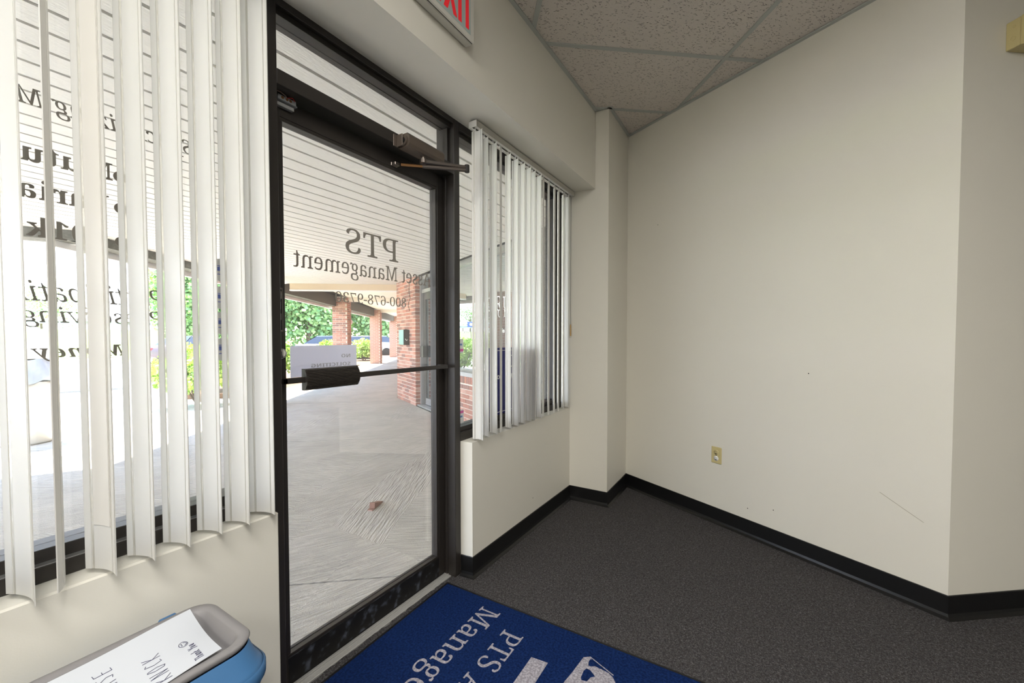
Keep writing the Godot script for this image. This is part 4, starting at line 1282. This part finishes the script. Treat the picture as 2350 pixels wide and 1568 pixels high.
	# mailbox
	var mb := thing("mailbox", "dark grey and teal mailbox on the neighbour's brick pier", "mailbox")
	st = st_new()
	cprism(st, PackedVector2Array([at.call(0.33, 0.008), at.call(0.62, 0.008), at.call(0.62, 0.11), at.call(0.33, 0.11)]), 1.07, 1.35)
	part("box", done(st), mat(rgb(64, 66, 64), 0.4, 0.4), mb)
	st = st_new()
	cprism(st, PackedVector2Array([at.call(0.335, 0.111), at.call(0.615, 0.111), at.call(0.615, 0.116), at.call(0.335, 0.116)]), 1.075, 1.35)
	part("front_flap", done(st), mat(rgb(120, 158, 160), 0.35, 0.3), mb)
	st = st_new()
	var c0: Vector2 = at.call(0.325, 0.04)
	var kx := V(NN.x, 0, NN.y)
	for q in [[V(c0.x, 1.17, c0.y), V(c0.x, 1.15, c0.y) + kx * 0.02], [V(c0.x, 1.15, c0.y) + kx * 0.02, V(c0.x, 1.185, c0.y) + kx * 0.045]]:
		tube(st, q[0], q[1], 0.006, 0.006, 6)
	part("chevron", done(st), M.white_vinyl, mb)
	part("lid", box(V(-0.03, 0, -0.03), V(0.03, 0.01, 0.03)), mat(rgb(110, 112, 110), 0.4, 0.4), mb, V(at.call(0.42, 0.06).x, 1.35, at.call(0.42, 0.06).y))

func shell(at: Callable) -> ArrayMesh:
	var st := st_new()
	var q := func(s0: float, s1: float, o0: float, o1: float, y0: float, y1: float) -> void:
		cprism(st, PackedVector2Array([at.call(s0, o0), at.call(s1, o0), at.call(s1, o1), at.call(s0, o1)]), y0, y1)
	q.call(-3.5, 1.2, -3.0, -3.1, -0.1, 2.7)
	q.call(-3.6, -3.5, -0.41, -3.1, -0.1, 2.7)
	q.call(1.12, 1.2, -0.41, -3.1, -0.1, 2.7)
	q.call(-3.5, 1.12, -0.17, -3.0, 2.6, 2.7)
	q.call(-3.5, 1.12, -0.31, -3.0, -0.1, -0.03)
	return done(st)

func brick_soldier(parent: Node, o: Vector2, length: float, y0: float, y1: float) -> void:
	var bs := Basis(V(DN.x, 0, DN.y), Vector3.UP, V(NN.x, 0, NN.y))
	if bs.determinant() < 0:
		bs.x = -bs.x
	var m := box(V(-0.0265, 0, -0.02), V(0.0265, y1 - y0, 0.006), 0.003)
	var x := 0.035
	while x < length:
		var p := part("brick", m, M.bricks[rng.randi() % M.bricks.size()], parent)
		var c := o + DN * x
		p.transform = Transform3D(bs, V(c.x, y0, c.y))
		x += 0.0635

# ------------------------------------------------------------------ beyond the walkway
func leaves(parent: Node, at: Vector3, rad: Vector3, count: int, size: float, cols: Array, lumps: int) -> void:
	var lm := st_new()
	quad(lm, V(-0.5, 0, -0.3), V(-0.5, 0, 0.3), V(0, 0.14, 0.34), V(0, 0.14, -0.34))
	quad(lm, V(0, 0.14, -0.34), V(0, 0.14, 0.34), V(0.5, 0, 0.3), V(0.5, 0, -0.3))
	var mm := MultiMesh.new()
	mm.transform_format = MultiMesh.TRANSFORM_3D
	mm.use_colors = true
	mm.mesh = done(lm)
	mm.instance_count = count
	var cen := []
	for i in lumps:
		var d := V(rng.randfn(), rng.randfn(), rng.randfn()).normalized() * pow(rng.randf(), 0.4) * 0.72
		cen.append([d, rng.randf_range(0.3, 0.5)])
	for i in count:
		var c: Array = cen[rng.randi() % lumps]
		var d := V(rng.randfn(), rng.randfn(), rng.randfn()).normalized() * pow(rng.randf(), 0.35)
		var p: Vector3 = c[0] + d * c[1]
		var b := Basis.from_euler(V(rng.randf() * TAU, rng.randf() * TAU, rng.randf() * TAU)).scaled(Vector3.ONE * size * rng.randf_range(0.6, 1.3))
		mm.set_instance_transform(i, Transform3D(b, at + p * rad))
		var k: Color = cols[rng.randi() % cols.size()]
		mm.set_instance_color(i, k.lightened(rng.randf() * 0.15).srgb_to_linear())
	var o := MultiMeshInstance3D.new()
	o.name = numbered(parent, "foliage")
	o.multimesh = mm
	o.material_override = M.leaf
	o.set_meta("kind", "stuff")
	parent.add_child(o, true)

func tree(x: float, z: float, h: float, r: float, label: String, n := 13000, y := 0.0) -> void:
	var t := thing("tree", label, "tree", V(x, y, z), 0, "leafy trees beyond the parking lot")
	var st := st_new()
	tube(st, V(0, -0.2, 0), V(0.1, h * 0.55, 0.05), h * 0.022, h * 0.014, 8)
	for i in 5:
		var a := TAU * i / 5 + 0.4
		tube(st, V(0.08, h * 0.4, 0.03), V(cos(a) * r * 0.6, h * (0.6 + 0.05 * i), sin(a) * r * 0.6), h * 0.009, h * 0.004, 6)
	part("trunk", done(st), M.trunk, t)
	leaves(t, V(0, h * 0.52, 0), V(r * 1.1, h * 0.52, r * 1.1), n, h * 0.027, [rgb(130, 170, 104), rgb(146, 184, 112), rgb(108, 152, 96), rgb(172, 202, 132)], 44)

func bush(x: float, z: float, r: float, h: float, label: String) -> void:
	var b := thing("bush", label, "bush", V(x, -0.05, z), 0, "clipped bushes along the walkway")
	var st := st_new()
	for i in 5:
		var a := TAU * i / 5
		tube(st, V(0.05 * cos(a), 0, 0.05 * sin(a)), V(cos(a) * r * 0.5, h * 0.6, sin(a) * r * 0.5), 0.025, 0.012, 6)
	part("stems", done(st), M.trunk, b)
	leaves(b, V(0, h * 0.58, 0), V(r, h * 0.46, r), 4500, 0.075, [rgb(150, 182, 78), rgb(168, 200, 96), rgb(126, 160, 66), rgb(186, 206, 120)], 22)

func outdoors() -> void:
	var lot := part("ground", box(V(-60, -0.4, -200), V(120, -0.14, 60)), M.asphalt)
	lot.set_meta("kind", "structure"); lot.set_meta("label", "grey asphalt parking lot beyond the walkway")
	# planting bed along the columns
	var c0 := COL - DB * 12.12
	var bed := part("planting_bed", prism(PackedVector2Array([c0 - PB * 0.3 + DB * 2.2, c0 + DB * 24 - PB * 0.3, c0 + DB * 24 - PB * 2.2, c0 - PB * 2.2 + DB * 2.2]), -0.3, -0.03), M.mulch)
	bed.set_meta("kind", "structure"); bed.set_meta("label", "brown mulch bed under the bushes between the columns and the parking lot")
	# grassy bank with a guard rail
	var bank := part("lawn", bank_mesh(), M.grass)
	bank.set_meta("kind", "structure"); bank.set_meta("label", "pale green grass bank rising to the road beyond the lot")
	var gr := thing("guard_rail", "steel road guard rail on top of the grass bank", "guard rail")
	var st := st_new()
	for q in [[2.86, 3.0, 0.0], [2.62, 2.76, 0.0], [2.76, 2.86, 0.05]]:
		cbox(st, V(-40, q[0] - 0.1, -58.1 - q[2]), V(26, q[1] - 0.1, -58.0 - q[2]), 0.02)
	part("rail", done(st), mat(rgb(190, 194, 200), 0.4, 0.5), gr)
	for i in 17:
		part("post", box(V(-40 + i * 4.0, 1.9, -58.3), V(-39.85 + i * 4.0, 2.86, -58.1)), M.trunk, gr)
	# bushes
	var rows := [[c0 + DB * 3.1 - PB * 1.3, 1.0, 1.3, "yellow green bush behind the notice, left of the nearest brick column"], [c0 + DB * 5.0 - PB * 1.2, 0.85, 1.2, "yellow green bush close against the left side of the nearest brick column"], [c0 + DB * 9.4 - PB * 0.9, 0.8, 1.15, "round bush between the nearest and second brick columns"], [c0 + DB * 11.0 - PB * 1.0, 0.7, 1.0, "small bush close against the left side of the second brick column"], [c0 + DB * 15.2 - PB * 0.9, 0.85, 1.15, "dark based bush between the second and farthest brick columns"], [c0 + DB * 1.2 - PB * 1.2, 0.9, 1.15, "bush behind the shield stickers on the left window"]]
	for q in rows:
		bush(q[0].x, q[0].y, q[1], q[2], q[3])
	# trees beyond the lot
	var tl := [[12.9, -38.5, 9.0, 2.9], [14.6, -34.0, 10.5, 2.9], [17.6, -37.5, 11.5, 3.6], [19.6, -33.0, 11, 3.2], [23.2, -36.0, 12.5, 4.0], [24.6, -30.6, 10.5, 3.0], [28.4, -34.0, 12.5, 4.0], [31.0, -29.4, 11, 3.5], [35, -32.5, 12.5, 4.3], [38.5, -28.0, 11, 3.6]]
	var tn := ["leftmost leafy tree, seen between blind vanes left of the door", "second leafy tree from the left, seen between blind vanes", "leafy tree just left of the shop door, mostly behind the blind", "tall leafy tree behind the left part of the door glass", "leafy tree behind the phone number, left of the nearest column", "tall leafy tree right behind the nearest brick column", "leafy tree between the nearest and second brick columns", "leafy tree behind the second brick column", "leafy tree between the second and farthest columns", "rightmost leafy tree behind the neighbour's brick pier"]
	for i in tl.size():
		tree(tl[i][0], tl[i][1], tl[i][2], tl[i][3], tn[i])
	var fl := [[-2, -84], [3, -88], [8.5, -82], [14, -86]]
	for i in 4:
		tree(fl[i][0], fl[i][1], 7.5, 4.0, ["far hazy tree behind the guard rail at the left edge", "second far hazy tree behind the guard rail", "third far hazy tree behind the guard rail", "rightmost far hazy tree behind the guard rail"][i], 1300, 1.6)
	# cars in the lot
	car(V(13.2, -0.14, -19.8), -0.70, rgb(96, 110, 138), "blue grey car parked behind the bush left of the nearest column")
	car(V(17.2, -0.14, -22.4), -0.70, rgb(232, 234, 238), "white car parked between the nearest and second columns")
	car(V(19.8, -0.14, -23.6), -0.70, rgb(150, 168, 200), "light blue car parked just left of the second column")
	car(V(22.6, -0.14, -23.8), -0.70, rgb(236, 238, 242), "white car parked between the second and farthest columns")
	car(V(8.4, -0.14, -25.4), 0.5, rgb(70, 52, 60), "dark maroon car seen between blind vanes on the left window")
	car(V(-7.5, -0.14, -12.5), 0.9, rgb(98, 104, 122), "grey car left of the shop front, reflected in the neighbour's door")
	car(V(-11.0, -0.14, -9.5), 0.9, rgb(236, 238, 240), "white car left of the shop front, reflected in the neighbour's window")
	# trash receptacle and planter block in the sun
	var tc := thing("trash_receptacle", "white domed trash receptacle with a plastic bag outside the left window", "trash can", V(-0.58, GROUND, -6.1))
	part("body", lathe(PackedVector2Array([Vector2(0, 0), Vector2(0.2, 0), Vector2(0.22, 0.02), Vector2(0.22, 0.72), Vector2(0.0, 0.72)]), 28), M.plastic_white, tc)
	var bag := st_new()
	bag.set_smooth_group(1)
	for k in 36:
		for i in 5:
			var f := func(kk: int, ii: int) -> Vector3:
				var a := TAU * (kk % 36) / 36.0
				var rr := 0.225 + 0.022 * sin(a * 7.0 + ii) * (1.0 if ii > 0 and ii < 5 else 0.4)
				return V(rr * cos(a), 0.72 + 0.055 * ii + 0.02 * sin(a * 5.0), -rr * sin(a))
			quad(bag, f.call(k, i), f.call(k + 1, i), f.call(k + 1, i + 1), f.call(k, i + 1))
	part("bag", done(bag), mat(rgb(176, 190, 214), 0.35), tc)
	part("dome", lathe(PackedVector2Array([Vector2(0.235, 0.99), Vector2(0.24, 1.01), Vector2(0.22, 1.08), Vector2(0.16, 1.15), Vector2(0.08, 1.185), Vector2(0, 1.19)]), 28), M.white, tc)
	part("pillar", lathe(PackedVector2Array([Vector2(0.1, 0.72), Vector2(0.1, 1.0)]), 16), M.dark, tc)
	var pl := thing("planter_block", "pale rough concrete planter block in the sun outside the left window", "planter", V(1.4, -0.14, -13.6), -0.2)
	part("block", box(V(-0.75, 0, -0.35), V(0.75, 0.82, 0.35), 0.04), M.mortar, pl)
	part("soil", box(V(-0.66, 0.8, -0.27), V(0.66, 0.835, 0.27), 0.01), M.mulch, pl)
	var sg := thing("road_sign", "small blue road sign by the grass bank at the left edge", "sign", V(2.9, -0.14, -36.0))
	part("post", rod(V(0, 0, 0), V(0, 2.9, 0), 0.04, 0.04, 8), M.steel, sg)
	part("panel", box(V(-0.35, 2.3, 0.04), V(0.35, 2.8, 0.06), 0.01), mat(rgb(60, 92, 176), 0.5), sg)
	part("symbol", rod(V(0, 2.55, 0.06), V(0, 2.55, 0.064), 0.14, 0.14, 16), M.white_vinyl, sg)
	# door stop left on the walk
	var ws := thing("door_wedge", "brown rubber door wedge lying on the walkway outside the door", "door stop", V(0.36, GROUND, -1.165), 0.42)
	var wp := [Vector2(-0.085, 0.0), Vector2(0.075, 0.0), Vector2(0.075, 0.008), Vector2(0.0, 0.03), Vector2(-0.045, 0.045), Vector2(-0.05, 0.045), Vector2(-0.055, 0.008), Vector2(-0.085, 0.006)]
	var wst := st_new()
	cprism(wst, PackedVector2Array(wp), -0.02, 0.02, Transform3D(Basis(V(1, 0, 0), V(0, 0, -1), V(0, 1, 0)), Vector3.ZERO))
	part("wedge", done(wst), mat(rgb(140, 104, 88), 0.7), ws)
	part("heel", prism(rrect(-0.088, -0.05, -0.02, 0.02, 0.012), 0.0, 0.006), mat(rgb(190, 160, 150), 0.7), ws)

func bank_mesh() -> ArrayMesh:
	var st := st_new()
	var prof := [Vector2(-31, -0.13), Vector2(-33, 0.0), Vector2(-45, 1.0), Vector2(-57, 2.0), Vector2(-70, 2.1), Vector2(-130, 2.3)]
	for i in prof.size() - 1:
		var a: Vector2 = prof[i]; var b: Vector2 = prof[i + 1]
		quad(st, V(-70, a.y, a.x), V(60, a.y, a.x), V(60, b.y, b.x), V(-70, b.y, b.x))
	return done(st)

func car(at: Vector3, turn: float, col: Color, label: String) -> void:
	var c := thing("car", label, "car", at, turn, "cars parked in the lot")
	var paint := mat(col, 0.3)
	paint.clearcoat_enabled = true
	paint.clearcoat = 0.6
	var st := st_new()
	st.set_smooth_group(1)
	# stations along x: [x, half width low, y bottom, half width at belt, y belt, y roof, half width roof]
	var body := [[-2.2, 0.62, 0.42, 0.66, 0.72], [-2.1, 0.8, 0.3, 0.82, 0.9], [-1.5, 0.87, 0.26, 0.88, 0.98], [0.0, 0.88, 0.24, 0.89, 0.96], [1.3, 0.87, 0.26, 0.86, 0.92], [2.0, 0.78, 0.3, 0.76, 0.78], [2.2, 0.55, 0.4, 0.58, 0.62]]
	var ring := func(s: Array) -> Array:
		return [V(s[0], s[2], s[1]), V(s[0], (s[2] + s[4]) / 2, s[3] + 0.02), V(s[0], s[4], s[3] - 0.05), V(s[0], s[4] + 0.03, 0), V(s[0], s[4], -s[3] + 0.05), V(s[0], (s[2] + s[4]) / 2, -s[3] - 0.02), V(s[0], s[2], -s[1])]
	for i in body.size() - 1:
		var p: Array = ring.call(body[i]); var q: Array = ring.call(body[i + 1])
		for k in 6:
			quad(st, p[k], q[k], q[k + 1], p[k + 1])
		quad(st, p[6], q[6], q[0], p[0])
	for e in [[0, -1], [body.size() - 1, 1]]:
		var p: Array = ring.call(body[e[0]])
		for k in range(1, 6):
			if e[1] > 0: tri(st, p[0], p[k + 1], p[k])
			else: tri(st, p[0], p[k], p[k + 1])
	part("body", done(st), paint, c)
	st = st_new()
	var lo := [V(-1.75, 0.95, 0.78), V(1.05, 0.92, 0.78)]; var hi := [V(-1.05, 1.42, 0.6), V(0.2, 1.44, 0.6)]
	var m := func(v: Vector3) -> Vector3: return V(v.x, v.y, -v.z)
	quad(st, hi[0], hi[1], m.call(hi[1]), m.call(hi[0]))
	for s in [0.0]:
		quad(st, V(-1.05, 1.38, 0.62), V(0.2, 1.40, 0.62), hi[1], hi[0])
		quad(st, m.call(hi[0]), m.call(hi[1]), V(0.2, 1.40, -0.62), V(-1.05, 1.38, -0.62))
	part("roof", done(st), paint, c)
	st = st_new()
	quad(st, lo[0], lo[1], V(0.2, 1.40, 0.62), V(-1.05, 1.38, 0.62))
	quad(st, m.call(lo[1]), m.call(lo[0]), V(-1.05, 1.38, -0.62), V(0.2, 1.40, -0.62))
	quad(st, lo[1], m.call(lo[1]), m.call(hi[1]), hi[1])
	quad(st, m.call(lo[0]), lo[0], hi[0], m.call(hi[0]))
	part("windows", done(st), mat(rgb(52, 60, 72), 0.1), c)
	for x in [-1.35, 1.35]:
		for z in [-0.82, 0.82]:
			part("wheel", rod(V(x, 0.31, z - 0.1), V(x, 0.31, z + 0.1), 0.31, 0.31, 18), M.black, c)
	for z in [-0.6, 0.6]:
		part("tail_light", box(V(-2.2, 0.66, z - 0.15), V(-2.08, 0.82, z + 0.15), 0.02), mat(rgb(200, 40, 44), 0.3), c)
		part("head_light", box(V(2.0, 0.58, z - 0.14), V(2.14, 0.68, z + 0.14), 0.02), M.white_vinyl, c)
